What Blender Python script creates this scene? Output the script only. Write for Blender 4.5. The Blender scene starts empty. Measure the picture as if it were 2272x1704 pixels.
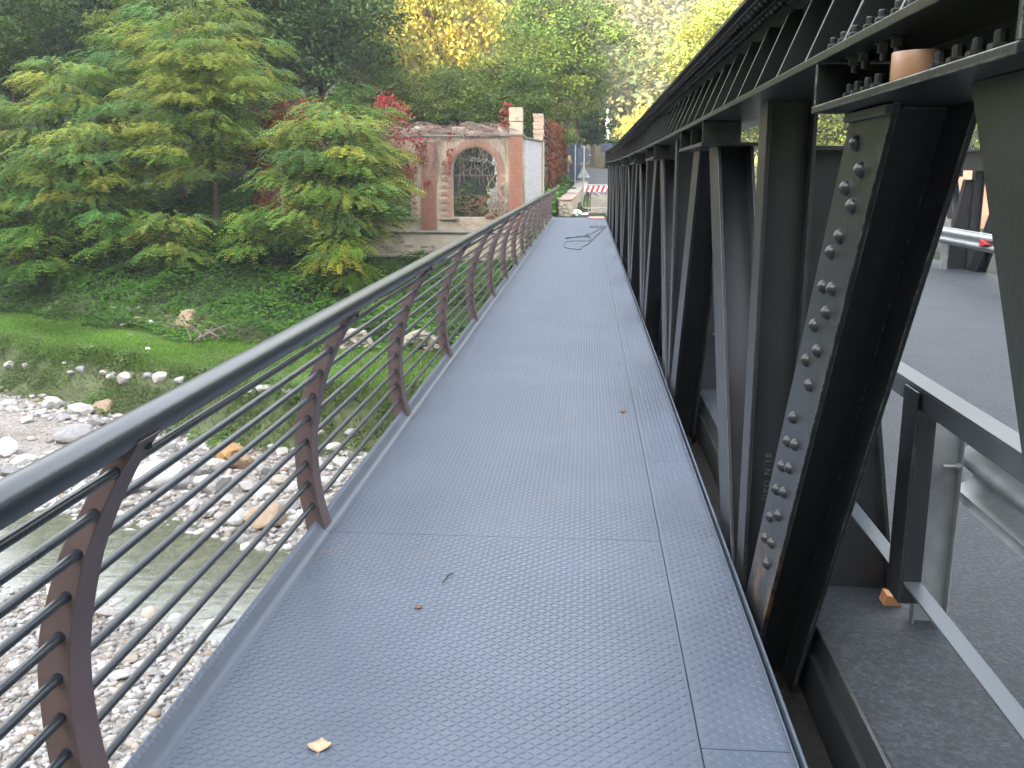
import bpy, bmesh, math, random
import numpy as np
from mathutils import Vector, Matrix, noise as mnoise
R = math.radians
PI = math.pi
random.seed(7)
rng = np.random.default_rng(7)
SC = bpy.context.scene
COL = SC.collection

# ------------------------------------------------------------------ camera
cam = bpy.data.cameras.new('camera')
cam.sensor_fit = 'HORIZONTAL'; cam.sensor_width = 36.0; cam.lens = 34.18
cam.clip_start = 0.05; cam.clip_end = 2000
camo = bpy.data.objects.new('camera', cam); COL.objects.link(camo)
camo.location = (0, 0, 1.63)
camo.rotation_euler = (R(90 - 12.394), 0, R(4.388))
SC.camera = camo

# ------------------------------------------------------------------ sky, sun, exposure
SUN_EL = R(24)
SUN_AZ = R(40)                       # the light travels toward (sin, cos) of this heading
w = bpy.data.worlds.new('World'); SC.world = w; w.use_nodes = True
nt = w.node_tree; nt.nodes.clear()
sky = nt.nodes.new('ShaderNodeTexSky'); sky.sky_type = 'NISHITA'; sky.sun_disc = False
sky.sun_elevation = SUN_EL; sky.sun_rotation = SUN_AZ + PI
sky.altitude = 100; sky.air_density = 1.0; sky.dust_density = 3.0; sky.ozone_density = 1.0
hs = nt.nodes.new('ShaderNodeHueSaturation'); hs.inputs['Saturation'].default_value = 0.42
bgn = nt.nodes.new('ShaderNodeBackground'); bgn.inputs['Strength'].default_value = 0.15
wo = nt.nodes.new('ShaderNodeOutputWorld')
nt.links.new(sky.outputs[0], hs.inputs['Color']); nt.links.new(hs.outputs[0], bgn.inputs['Color'])
nt.links.new(bgn.outputs[0], wo.inputs['Surface'])
sl = bpy.data.lights.new('sun', 'SUN'); sl.energy = 4.0; sl.angle = R(0.5); sl.color = (1.0, 0.9, 0.72)
so = bpy.data.objects.new('sun', sl); COL.objects.link(so)
sdir = Vector((math.sin(SUN_AZ) * math.cos(SUN_EL), math.cos(SUN_AZ) * math.cos(SUN_EL), -math.sin(SUN_EL)))
so.rotation_euler = sdir.to_track_quat('-Z', 'Y').to_euler(); so.location = (-60, -40, 90)
vs = SC.view_settings
vs.view_transform = 'Standard'; vs.look = 'None'; vs.gamma = 1.0; vs.use_curve_mapping = False
vs.exposure = 3.38
SC.cycles.max_bounces = 8; SC.cycles.transparent_max_bounces = 12
SC.cycles.use_denoising = True
SC.cycles.caustics_reflective = False; SC.cycles.caustics_refractive = False

# ------------------------------------------------------------------ material helpers
def new_mat(name):
    m = bpy.data.materials.new(name); m.use_nodes = True
    n = m.node_tree; n.nodes.clear()
    o = n.nodes.new('ShaderNodeOutputMaterial')
    return m, n, o

def N(n, t, **kw):
    x = n.nodes.new(t)
    for k, v in kw.items():
        if k.startswith('i_'):
            x.inputs[k[2:].replace('_', ' ')].default_value = v
        else:
            setattr(x, k, v)
    return x

def ramp(n, src, stops):
    r = n.nodes.new('ShaderNodeValToRGB'); e = r.color_ramp.elements
    while len(e) < len(stops): e.new(0.5)
    for k, (p, c) in enumerate(stops):
        e[k].position = p; e[k].color = (*c, 1) if len(c) == 3 else c
    n.links.new(src, r.inputs[0]); return r

def coords(n, kind='Object', scale=None):
    tc = n.nodes.new('ShaderNodeTexCoord')
    if scale is None: return tc.outputs[kind]
    mp = n.nodes.new('ShaderNodeMapping'); mp.inputs['Scale'].default_value = scale
    n.links.new(tc.outputs[kind], mp.inputs[0]); return mp.outputs[0]

def paint(name, col, rough=0.4, metallic=0.0, var=0.25, vscale=3.0, bump=0.02, bscale=120.0, spec=0.5, rvar=0.12, wear=None, wear_amt=0.0, wscale=6.0):
    m, n, o = new_mat(name)
    b = N(n, 'ShaderNodeBsdfPrincipled'); n.links.new(b.outputs[0], o.inputs[0])
    b.inputs['Metallic'].default_value = metallic; b.inputs['Specular IOR Level'].default_value = spec
    v = coords(n)
    t = N(n, 'ShaderNodeTexNoise', i_Scale=vscale, i_Detail=6.0, i_Roughness=0.6); n.links.new(v, t.inputs['Vector'])
    lo = tuple(c * (1 - var) for c in col); hi = tuple(min(1, c * (1 + var)) for c in col)
    r = ramp(n, t.outputs['Fac'], [(0.3, lo), (0.7, hi)])
    cout = r.outputs[0]
    if wear:
        t3 = N(n, 'ShaderNodeTexNoise', i_Scale=wscale, i_Detail=8.0, i_Roughness=0.7); n.links.new(v, t3.inputs['Vector'])
        r3 = ramp(n, t3.outputs['Fac'], [(0.62 - wear_amt, (0, 0, 0)), (0.72 - wear_amt, (1, 1, 1))])
        mx = N(n, 'ShaderNodeMixRGB'); n.links.new(r3.outputs[0], mx.inputs[0]); n.links.new(cout, mx.inputs[1]); mx.inputs[2].default_value = (*wear, 1)
        cout = mx.outputs[0]
    n.links.new(cout, b.inputs['Base Color'])
    mr = N(n, 'ShaderNodeMapRange'); n.links.new(t.outputs['Fac'], mr.inputs[0])
    mr.inputs['To Min'].default_value = max(0.05, rough - rvar); mr.inputs['To Max'].default_value = rough + rvar
    n.links.new(mr.outputs[0], b.inputs['Roughness'])
    t2 = N(n, 'ShaderNodeTexNoise', i_Scale=bscale, i_Detail=3.0); n.links.new(v, t2.inputs['Vector'])
    bm = N(n, 'ShaderNodeBump', i_Strength=0.6, i_Distance=bump); n.links.new(t2.outputs['Fac'], bm.inputs['Height'])
    n.links.new(bm.outputs[0], b.inputs['Normal'])
    return m

def edge_wear(m, col, lo, hi, nscale, rust=False):
    n = m.node_tree; b = next(x for x in n.nodes if x.type == 'BSDF_PRINCIPLED')
    src = b.inputs['Base Color'].links[0].from_socket
    bv = n.nodes.new('ShaderNodeBevel'); bv.samples = 4; bv.inputs['Radius'].default_value = 0.007
    ge = n.nodes.new('ShaderNodeNewGeometry')
    d = N(n, 'ShaderNodeVectorMath', operation='DOT_PRODUCT'); n.links.new(bv.outputs[0], d.inputs[0]); n.links.new(ge.outputs['True Normal'], d.inputs[1])
    r = ramp(n, d.outputs['Value'], [(0.86, (1, 1, 1)), (0.985, (0, 0, 0))])
    t = N(n, 'ShaderNodeTexNoise', i_Scale=nscale, i_Detail=6.0, i_Roughness=0.7); n.links.new(coords(n), t.inputs['Vector'])
    r2 = ramp(n, t.outputs['Fac'], [(lo, (0, 0, 0)), (hi, (1, 1, 1))])
    k = N(n, 'ShaderNodeMixRGB', blend_type='MULTIPLY', i_Fac=1.0); n.links.new(r.outputs[0], k.inputs[1]); n.links.new(r2.outputs[0], k.inputs[2])
    x = N(n, 'ShaderNodeMixRGB'); n.links.new(k.outputs[0], x.inputs[0]); n.links.new(src, x.inputs[1]); x.inputs[2].default_value = (*col, 1)
    out = x.outputs[0]
    if rust:
        sp = n.nodes.new('ShaderNodeSeparateXYZ'); n.links.new(coords(n), sp.inputs[0])
        def band(o, a, b_, c, e):
            m1 = ramp(n, o, [(a, (0, 0, 0)), (b_, (1, 1, 1)), (c, (1, 1, 1)), (e, (0, 0, 0))]); return m1.outputs[0]
        z = band(sp.outputs['Z'], 0.0, 0.06, 0.25, 0.42)
        t3 = N(n, 'ShaderNodeTexNoise', i_Scale=9.0, i_Detail=8.0, i_Roughness=0.75); n.links.new(coords(n), t3.inputs['Vector'])
        r3 = ramp(n, t3.outputs['Fac'], [(0.5, (0, 0, 0)), (0.58, (1, 1, 1))])
        xm = band(sp.outputs['X'], 0.0, 0.1, 0.672, 0.678); kz = N(n, 'ShaderNodeMixRGB', blend_type='MULTIPLY', i_Fac=1.0); n.links.new(z, kz.inputs[1]); n.links.new(xm, kz.inputs[2]); z = kz.outputs[0]
        k2 = N(n, 'ShaderNodeMixRGB', blend_type='MULTIPLY', i_Fac=1.0); n.links.new(z, k2.inputs[1]); n.links.new(r3.outputs[0], k2.inputs[2])
        x2 = N(n, 'ShaderNodeMixRGB'); n.links.new(k2.outputs[0], x2.inputs[0]); n.links.new(out, x2.inputs[1]); x2.inputs[2].default_value = (0.14, 0.07, 0.028, 1)
        out = x2.outputs[0]
    n.links.new(out, b.inputs['Base Color'])
M = {}
M['truss'] = paint('truss_paint', (0.018, 0.02, 0.0215), 0.33, var=0.2, vscale=2.5, bump=0.0015, bscale=45, spec=0.5)
M['truss_worn'] = paint('truss_paint_worn', (0.015, 0.017, 0.0185), 0.34, var=0.2, vscale=2.5, bump=0.0015, bscale=45, wear=(0.13, 0.085, 0.045), wear_amt=-0.02, wscale=5)
edge_wear(M['truss'], (0.13, 0.13, 0.125), 0.5, 0.62, 22)
edge_wear(M['truss_worn'], (0.34, 0.33, 0.31), 0.46, 0.56, 26, True)
M['rail'] = paint('rail_paint', (0.02, 0.026, 0.033), 0.3, var=0.12, vscale=2, bump=0.0004, bscale=220, spec=0.55, rvar=0.06)
M['post'] = paint('post_primer', (0.115, 0.078, 0.078), 0.5, var=0.14, vscale=9, bump=0.0006, bscale=180, wear=(0.2, 0.17, 0.16), wear_amt=-0.06, wscale=14)
M['gal'] = paint('galvanised', (0.36, 0.38, 0.38), 0.48, metallic=0.65, var=0.2, vscale=8, bump=0.0004, bscale=90, wear=(0.3, 0.24, 0.17), wear_amt=-0.04)
M['flatbar'] = paint('flat_bar_paint', (0.06, 0.072, 0.08), 0.42, var=0.2, vscale=4, bump=0.0008, bscale=80)
M['asphalt'] = paint('asphalt', (0.018, 0.022, 0.027), 0.6, var=0.8, vscale=130, bump=0.012, bscale=190, spec=0.5, wear=(0.16, 0.15, 0.13), wear_amt=-0.06, wscale=55)
M['asphalt_far'] = paint('asphalt_far', (0.1, 0.1, 0.105), 0.85, var=0.2, vscale=2, bump=0.003, bscale=60)
M['dirtsteel'] = paint('dirty_steel', (0.035, 0.033, 0.03), 0.8, var=0.5, vscale=14, bump=0.004, bscale=60, wear=(0.1, 0.08, 0.06), wear_amt=0.03, wscale=18)
M['weld'] = paint('weld_cap', (0.07, 0.072, 0.072), 0.5, var=0.3, vscale=30, bump=0.004, bscale=60)
M['bark'] = paint('bark', (0.09, 0.065, 0.05), 0.9, var=0.4, vscale=8, bump=0.02, bscale=20)
M['wood'] = paint('plank_wood', (0.36, 0.24, 0.2), 0.8, var=0.2, vscale=6, bump=0.002, bscale=40)
M['palewood'] = paint('pale_boards', (0.42, 0.37, 0.29), 0.8, var=0.2, vscale=7)
M['wedge'] = paint('wedge_wood', (0.42, 0.2, 0.08), 0.8, var=0.2, vscale=20, bump=0.002, bscale=60)
M['tape'] = paint('tape_brown', (0.33, 0.19, 0.11), 0.32, var=0.06, vscale=30, bump=0.0003, bscale=200)
M['card'] = paint('cardboard', (0.4, 0.28, 0.17), 0.8, var=0.1)
M['leafdry'] = paint('dry_leaf', (0.52, 0.36, 0.22), 0.7, var=0.25, vscale=50, bump=0.001, bscale=90)
M['leafred'] = paint('dry_leaf_dark', (0.2, 0.1, 0.05), 0.7, var=0.25, vscale=50)
M['cable'] = paint('cable_rubber', (0.02, 0.02, 0.022), 0.5)
M['white'] = paint('white_plastic', (0.75, 0.77, 0.78), 0.4, var=0.08)
M['bluegrey'] = paint('sign_back_blue', (0.035, 0.06, 0.085), 0.5, var=0.1)
M['boardblue'] = paint('board_blue', (0.06, 0.09, 0.14), 0.5, var=0.15)
M['fence'] = paint('fence_wood', (0.17, 0.15, 0.11), 0.85, var=0.3, vscale=5, bump=0.01, bscale=30)
M['red'] = paint('red_paint', (0.5, 0.02, 0.02), 0.4, var=0.1)
M['whitep'] = paint('white_paint', (0.8, 0.78, 0.74), 0.5, var=0.06)
M['orange'] = paint('orange_paint', (0.75, 0.3, 0.02), 0.5, var=0.05)
M['pole'] = paint('pole_paint', (0.42, 0.41, 0.38), 0.5, var=0.1)
M['brick'] = paint('brick', (0.33, 0.15, 0.095), 0.9, var=0.35, vscale=5, bump=0.006, bscale=60)
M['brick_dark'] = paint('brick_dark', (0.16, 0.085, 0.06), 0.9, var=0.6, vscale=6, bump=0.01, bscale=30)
M['brick_pale'] = paint('brick_pale', (0.36, 0.2, 0.14), 0.9, var=0.3, vscale=6, bump=0.006, bscale=60)
M['plaster'] = paint('old_plaster', (0.42, 0.35, 0.26), 0.92, var=0.3, vscale=1.1, bump=0.01, bscale=25, wear=(0.3, 0.2, 0.13), wear_amt=0.06, wscale=1.6)
M['render_white'] = paint('rough_render', (0.43, 0.425, 0.415), 0.95, var=0.6, vscale=16, bump=0.04, bscale=16)
M['mortar'] = paint('mortar', (0.42, 0.37, 0.3), 0.95, var=0.3, vscale=3, bump=0.01, bscale=40)
M['cornice'] = paint('cornice_stone', (0.2, 0.18, 0.15), 0.9, var=0.4, vscale=2)
M['ledge'] = paint('ledge_stone', (0.3, 0.27, 0.22), 0.9, var=0.3, vscale=3, bump=0.006, bscale=30)
M['iron'] = paint('rusty_iron', (0.12, 0.09, 0.075), 0.8, var=0.4, vscale=12)
M['tanwall'] = paint('tan_wall', (0.2, 0.11, 0.075), 0.9, var=0.15, vscale=0.8)
M['stem'] = paint('dead_stem', (0.27, 0.19, 0.165), 0.9, var=0.4, vscale=3)
M['stem_pale'] = paint('pale_stem', (0.36, 0.28, 0.22), 0.9, var=0.3, vscale=3)

def stone_mat(name, stops, vscale=1.6, bump=0.03):
    m, n, o = new_mat(name)
    b = N(n, 'ShaderNodeBsdfPrincipled', i_Roughness=0.85); n.links.new(b.outputs[0], o.inputs[0])
    oi = N(n, 'ShaderNodeObjectInfo')
    at = N(n, 'ShaderNodeAttribute', attribute_name='tone')
    ad = N(n, 'ShaderNodeMath', operation='ADD'); n.links.new(oi.outputs['Random'], ad.inputs[0]); n.links.new(at.outputs['Fac'], ad.inputs[1])
    fr = N(n, 'ShaderNodeMath', operation='FRACT'); n.links.new(ad.outputs[0], fr.inputs[0])
    r = ramp(n, fr.outputs[0], stops); r.color_ramp.interpolation = 'CONSTANT'
    v = coords(n)
    t = N(n, 'ShaderNodeTexNoise', i_Scale=vscale, i_Detail=8.0, i_Roughness=0.65, i_Distortion=0.8); n.links.new(v, t.inputs['Vector'])
    r2 = ramp(n, t.outputs['Fac'], [(0.3, (0.62, 0.58, 0.54)), (0.55, (1, 1, 1)), (0.75, (0.86, 0.8, 0.72))])
    mx = N(n, 'ShaderNodeMixRGB', blend_type='MULTIPLY', i_Fac=0.9); n.links.new(r.outputs[0], mx.inputs[1]); n.links.new(r2.outputs[0], mx.inputs[2])
    n.links.new(mx.outputs[0], b.inputs['Base Color'])
    t2 = N(n, 'ShaderNodeTexNoise', i_Scale=vscale * 5, i_Detail=6.0); n.links.new(v, t2.inputs['Vector'])
    bm = N(n, 'ShaderNodeBump', i_Strength=0.7, i_Distance=bump); n.links.new(t2.outputs['Fac'], bm.inputs['Height']); n.links.new(bm.outputs[0], b.inputs['Normal'])
    return m
PALE = [(0, (0.4, 0.38, 0.35)), (0.3, (0.46, 0.45, 0.43)), (0.5, (0.3, 0.29, 0.285)), (0.66, (0.4, 0.35, 0.29)), (0.76, (0.26, 0.25, 0.24)), (0.84, (0.52, 0.5, 0.47)), (0.97, (0.3, 0.21, 0.14))]
M['stone'] = stone_mat('river_stone', PALE)
M['stone_tan'] = stone_mat('tan_stone', [(0, (0.34, 0.25, 0.16)), (0.5, (0.38, 0.28, 0.19))])
M['stone_brown'] = stone_mat('brown_stone', [(0, (0.24, 0.15, 0.09)), (0.5, (0.3, 0.2, 0.12))])
M['stone_orange'] = stone_mat('ochre_stone', [(0, (0.42, 0.25, 0.1)), (0.5, (0.46, 0.29, 0.14))])
M['stone_white'] = stone_mat('white_stone', [(0, (0.54, 0.53, 0.51)), (0.5, (0.5, 0.49, 0.46))])
M['stone_wall'] = stone_mat('rubble_stone', [(0, (0.4, 0.34, 0.27)), (0.3, (0.48, 0.43, 0.36)), (0.6, (0.34, 0.29, 0.24)), (0.8, (0.44, 0.33, 0.25))], vscale=4)

def gravel_mat():
    m, n, o = new_mat('gravel_bed')
    b = N(n, 'ShaderNodeBsdfPrincipled', i_Roughness=0.9); n.links.new(b.outputs[0], o.inputs[0])
    v = coords(n)
    vo = N(n, 'ShaderNodeTexVoronoi', i_Scale=14.0, i_Randomness=1.0); n.links.new(v, vo.inputs['Vector'])
    sep = N(n, 'ShaderNodeSeparateColor'); n.links.new(vo.outputs['Color'], sep.inputs[0])
    r = ramp(n, sep.outputs[0], [(0, (0.2, 0.18, 0.155)), (0.35, (0.28, 0.26, 0.235)), (0.7, (0.36, 0.34, 0.31)), (0.95, (0.26, 0.19, 0.14))])
    t = N(n, 'ShaderNodeTexNoise', i_Scale=0.5, i_Detail=6.0); n.links.new(v, t.inputs['Vector'])
    r2 = ramp(n, t.outputs['Fac'], [(0.35, (0.72, 0.68, 0.62)), (0.65, (1, 1, 1))])
    mx = N(n, 'ShaderNodeMixRGB', blend_type='MULTIPLY', i_Fac=1.0); n.links.new(r.outputs[0], mx.inputs[1]); n.links.new(r2.outputs[0], mx.inputs[2])
    n.links.new(mx.outputs[0], b.inputs['Base Color'])
    bm = N(n, 'ShaderNodeBump', i_Strength=0.9, i_Distance=0.05); bm.invert = True
    n.links.new(vo.outputs['Distance'], bm.inputs['Height']); n.links.new(bm.outputs[0], b.inputs['Normal'])
    return m
M['gravel'] = gravel_mat()
M['soil'] = paint('grassy_soil', (0.085, 0.1, 0.04), 0.95, var=0.5, vscale=1.2, bump=0.05, bscale=9, wear=(0.13, 0.1, 0.06), wear_amt=-0.06, wscale=0.9)
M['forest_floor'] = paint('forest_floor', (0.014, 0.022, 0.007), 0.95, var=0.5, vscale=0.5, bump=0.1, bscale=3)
M['hillground'] = paint('hill_ground', (0.11, 0.11, 0.05), 0.95, var=0.5, vscale=0.06, bump=0.3, bscale=0.6)

def leaf_mat(name, trans=0.38, rough=0.55):
    m, n, o = new_mat(name)
    at = N(n, 'ShaderNodeAttribute', attribute_name='leafcol')
    oi = N(n, 'ShaderNodeObjectInfo')
    mx = N(n, 'ShaderNodeMixRGB', blend_type='MULTIPLY', i_Fac=1.0); n.links.new(at.outputs['Color'], mx.inputs[1]); n.links.new(oi.outputs['Color'], mx.inputs[2])
    b = N(n, 'ShaderNodeBsdfPrincipled', i_Roughness=rough); b.inputs['Specular IOR Level'].default_value = 0.16
    tr = N(n, 'ShaderNodeBsdfTranslucent')
    n.links.new(mx.outputs[0], b.inputs['Base Color']); n.links.new(mx.outputs[0], tr.inputs['Color'])
    ms = N(n, 'ShaderNodeMixShader', i_Fac=trans); n.links.new(b.outputs[0], ms.inputs[1]); n.links.new(tr.outputs[0], ms.inputs[2])
    n.links.new(ms.outputs[0], o.inputs[0])
    return m
M['leaf'] = leaf_mat('foliage')

def asphalt_mat():
    m, n, o = new_mat('asphalt_coarse')
    b = N(n, 'ShaderNodeBsdfPrincipled', i_Roughness=0.62); n.links.new(b.outputs[0], o.inputs[0])
    v = coords(n)
    t = N(n, 'ShaderNodeTexNoise', i_Scale=46.0, i_Detail=5.0, i_Roughness=0.75); n.links.new(v, t.inputs['Vector'])
    r = ramp(n, t.outputs['Fac'], [(0.36, (0.007, 0.01, 0.014)), (0.52, (0.022, 0.028, 0.035)), (0.66, (0.06, 0.066, 0.072)), (0.74, (0.17, 0.165, 0.15))])
    t2 = N(n, 'ShaderNodeTexNoise', i_Scale=2.2, i_Detail=7.0, i_Roughness=0.65); n.links.new(v, t2.inputs['Vector'])
    r2 = ramp(n, t2.outputs['Fac'], [(0.35, (0.6, 0.62, 0.66)), (0.6, (1, 1, 1)), (0.72, (1.5, 1.45, 1.35))])
    mx = N(n, 'ShaderNodeMixRGB', blend_type='MULTIPLY', i_Fac=1.0); n.links.new(r.outputs[0], mx.inputs[1]); n.links.new(r2.outputs[0], mx.inputs[2])
    n.links.new(mx.outputs[0], b.inputs['Base Color'])
    bm = N(n, 'ShaderNodeBump', i_Strength=1.0, i_Distance=0.012); n.links.new(t.outputs['Fac'], bm.inputs['Height']); n.links.new(bm.outputs[0], b.inputs['Normal'])
    return m
M['asphalt'] = asphalt_mat()
def deck_mat():
    m, n, o = new_mat('deck_paint')
    b = N(n, 'ShaderNodeBsdfPrincipled'); n.links.new(b.outputs[0], o.inputs[0])
    v = coords(n)
    t = N(n, 'ShaderNodeTexNoise', i_Scale=1.6, i_Detail=7.0, i_Roughness=0.62); n.links.new(v, t.inputs['Vector'])
    r = ramp(n, t.outputs['Fac'], [(0.3, (0.066, 0.084, 0.112)), (0.7, (0.094, 0.115, 0.147))])
    # worn dusty flecks and a few faint rust smears
    t3 = N(n, 'ShaderNodeTexNoise', i_Scale=34.0, i_Detail=4.0, i_Roughness=0.7); n.links.new(v, t3.inputs['Vector'])
    r3 = ramp(n, t3.outputs['Fac'], [(0.68, (0, 0, 0)), (0.76, (0.6, 0.6, 0.6))])
    mx = N(n, 'ShaderNodeMixRGB'); n.links.new(r3.outputs[0], mx.inputs[0]); n.links.new(r.outputs[0], mx.inputs[1]); mx.inputs[2].default_value = (0.3, 0.29, 0.27, 1)
    t4 = N(n, 'ShaderNodeTexNoise', i_Scale=1.1, i_Detail=8.0, i_Roughness=0.75, i_Distortion=1.5); n.links.new(coords(n, 'Object', (1, 2.2, 1)), t4.inputs['Vector'])
    r4 = ramp(n, t4.outputs['Fac'], [(0.6, (0, 0, 0)), (0.76, (0.6, 0.6, 0.6))])
    mx2 = N(n, 'ShaderNodeMixRGB'); n.links.new(r4.outputs[0], mx2.inputs[0]); n.links.new(mx.outputs[0], mx2.inputs[1]); mx2.inputs[2].default_value = (0.16, 0.12, 0.1, 1)
    n.links.new(mx2.outputs[0], b.inputs['Base Color'])
    mr = N(n, 'ShaderNodeMapRange'); n.links.new(t.outputs['Fac'], mr.inputs[0]); mr.inputs['To Min'].default_value = 0.31; mr.inputs['To Max'].default_value = 0.5
    n.links.new(mr.outputs[0], b.inputs['Roughness'])
    return m
M['deck'] = deck_mat()

def water_mat():
    m, n, o = new_mat('river_water')
    v = coords(n, 'Object', (0.6, 1.6, 1))
    t = N(n, 'ShaderNodeTexNoise', i_Scale=3.0, i_Detail=6.0, i_Roughness=0.6, i_Distortion=0.6); n.links.new(v, t.inputs['Vector'])
    bm = N(n, 'ShaderNodeBump', i_Strength=0.3, i_Distance=0.018); n.links.new(t.outputs['Fac'], bm.inputs['Height'])
    fr = N(n, 'ShaderNodeFresnel', i_IOR=1.33); n.links.new(bm.outputs[0], fr.inputs['Normal'])
    tr = N(n, 'ShaderNodeBsdfTransparent'); tr.inputs[0].default_value = (0.72, 0.74, 0.6, 1)
    df = N(n, 'ShaderNodeBsdfDiffuse'); df.inputs[0].default_value = (0.17, 0.175, 0.12, 1)
    m1 = N(n, 'ShaderNodeMixShader', i_Fac=0.5); n.links.new(tr.outputs[0], m1.inputs[1]); n.links.new(df.outputs[0], m1.inputs[2])
    gl = N(n, 'ShaderNodeBsdfGlossy', i_Roughness=0.12); n.links.new(bm.outputs[0], gl.inputs['Normal'])
    m2 = N(n, 'ShaderNodeMixShader'); fm = N(n, 'ShaderNodeMath', operation='MULTIPLY'); fm.inputs[1].default_value = 0.26; n.links.new(fr.outputs[0], fm.inputs[0]); n.links.new(fm.outputs[0], m2.inputs[0]); n.links.new(m1.outputs[0], m2.inputs[1]); n.links.new(gl.outputs[0], m2.inputs[2])
    n.links.new(m2.outputs[0], o.inputs[0])
    return m
M['water'] = water_mat()

# ------------------------------------------------------------------ mesh helpers
class MB:
    def __init__(s): s.v = []; s.f = []
    def add(s, v, f):
        k = len(s.v); s.v += [tuple(p) for p in v]; s.f += [tuple(i + k for i in q) for q in f]; return s
    def box(s, x0, x1, y0, y1, z0, z1):
        return s.add([(x0, y0, z0), (x1, y0, z0), (x1, y1, z0), (x0, y1, z0), (x0, y0, z1), (x1, y0, z1), (x1, y1, z1), (x0, y1, z1)],
                     [(0, 3, 2, 1), (4, 5, 6, 7), (0, 1, 5, 4), (1, 2, 6, 5), (2, 3, 7, 6), (3, 0, 4, 7)])
    def prism(s, poly, f0, f1):
        """poly: list of 2D points; f0, f1 map a 2D point to 3D (the two ends)."""
        n = len(poly)
        v = [f0(p) for p in poly] + [f1(p) for p in poly]
        f = [tuple(range(n))[::-1], tuple(range(n, 2 * n))] + [(i, (i + 1) % n, n + (i + 1) % n, n + i) for i in range(n)]
        return s.add(v, f)
    def obox(s, a, b, wx, wy, side):
        """bar from a to b, half-width wx along side, half-thickness wy across."""
        a = Vector(a); b = Vector(b); d = (b - a).normalized(); sx = Vector(side); sx = (sx - d * sx.dot(d)).normalized(); sy = d.cross(sx)
        v = []
        for p in (a, b):
            for (i, j) in ((-1, -1), (1, -1), (1, 1), (-1, 1)): v.append(p + sx * wx * i + sy * wy * j)
        return s.add(v, [(0, 3, 2, 1), (4, 5, 6, 7), (0, 1, 5, 4), (1, 2, 6, 5), (2, 3, 7, 6), (3, 0, 4, 7)])
    def tube(s, pts, rad, seg=8, cap=True):
        pts = [Vector(p) for p in pts]; n = len(pts)
        if not hasattr(rad, '__len__'): rad = [rad] * n
        ref = Vector((0, 0, 1)); d0 = (pts[1] - pts[0]).normalized()
        if abs(d0.dot(ref)) > 0.9: ref = Vector((1, 0, 0))
        u = d0.cross(ref).normalized(); v = []
        for i, p in enumerate(pts):
            d = (pts[min(i + 1, n - 1)] - pts[max(i - 1, 0)])
            d = d.normalized() if d.length > 1e-9 else d0
            u = (u - d * u.dot(d)).normalized(); q = d.cross(u)
            for k in range(seg):
                a = 2 * PI * k / seg; v.append(p + (u * math.cos(a) + q * math.sin(a)) * rad[i])
        f = [(i * seg + k, i * seg + (k + 1) % seg, (i + 1) * seg + (k + 1) % seg, (i + 1) * seg + k) for i in range(n - 1) for k in range(seg)]
        if cap: f += [tuple(range(seg))[::-1], tuple(range((n - 1) * seg, n * seg))]
        return s.add(v, f)
    def lathe(s, prof, center, axis, seg=12):
        axis = Vector(axis).normalized(); ref = Vector((0, 0, 1)) if abs(axis.z) < 0.9 else Vector((1, 0, 0))
        u = axis.cross(ref).normalized(); q = axis.cross(u); c = Vector(center); v = []
        for (r, h) in prof:
            for k in range(seg):
                a = 2 * PI * k / seg; v.append(c + axis * h + (u * math.cos(a) + q * math.sin(a)) * r)
        n = len(prof)
        f = [(i * seg + k, i * seg + (k + 1) % seg, (i + 1) * seg + (k + 1) % seg, (i + 1) * seg + k) for i in range(n - 1) for k in range(seg)]
        f += [tuple(range(seg))[::-1], tuple(range((n - 1) * seg, n * seg))]
        return s.add(v, f)
    def mesh(s, name, mat, smooth=35):
        me = bpy.data.meshes.new(name); me.from_pydata(s.v, [], s.f)
        me.materials.append(mat)
        bm = bmesh.new(); bm.from_mesh(me); bmesh.ops.recalc_face_normals(bm, faces=bm.faces); bm.to_mesh(me); bm.free()
        if smooth: me.shade_smooth(); me.set_sharp_from_angle(angle=R(smooth))
        me.update(); return me
    def build(s, name, mat, parent=None, smooth=35, bevel=0.0):
        o = bpy.data.objects.new(name, s.mesh(name, mat, smooth)); COL.objects.link(o)
        if parent: o.parent = parent; o.matrix_parent_inverse = Matrix.Identity(4); attach(o, parent)
        if bevel:
            b = o.modifiers.new('bevel', 'BEVEL'); b.width = bevel; b.segments = 2; b.limit_method = 'ANGLE'; b.angle_limit = R(40); b.harden_normals = True
        return o

WORLD = {}
def attach(o, parent):
    """geometry is written in world coordinates: cancel the parent's own place."""
    m = WORLD.get(parent.name, Matrix.Identity(4))
    o.matrix_parent_inverse = m.inverted()

def tag(o, label, cat, group=None, kind=None):
    o['label'] = label; o['category'] = cat
    if group: o['group'] = group
    if kind: o['kind'] = kind
    return o

def thing(name, label, cat, loc=(0, 0, 0), group=None):
    o = bpy.data.objects.new(name, None); COL.objects.link(o); o.location = loc; o.empty_display_size = 0.2
    WORLD[o.name] = Matrix.Translation(loc)
    return tag(o, label, cat, group)

def struct(o): o['kind'] = 'structure'; return o
def stuff(o): o['kind'] = 'stuff'; return o

def child_copy(src_mesh, name, parent, mw):
    """a part that shares mesh data; mw is its world matrix."""
    o = bpy.data.objects.new(name, src_mesh); COL.objects.link(o); o.parent = parent
    attach(o, parent); o.matrix_basis = mw; return o

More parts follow.
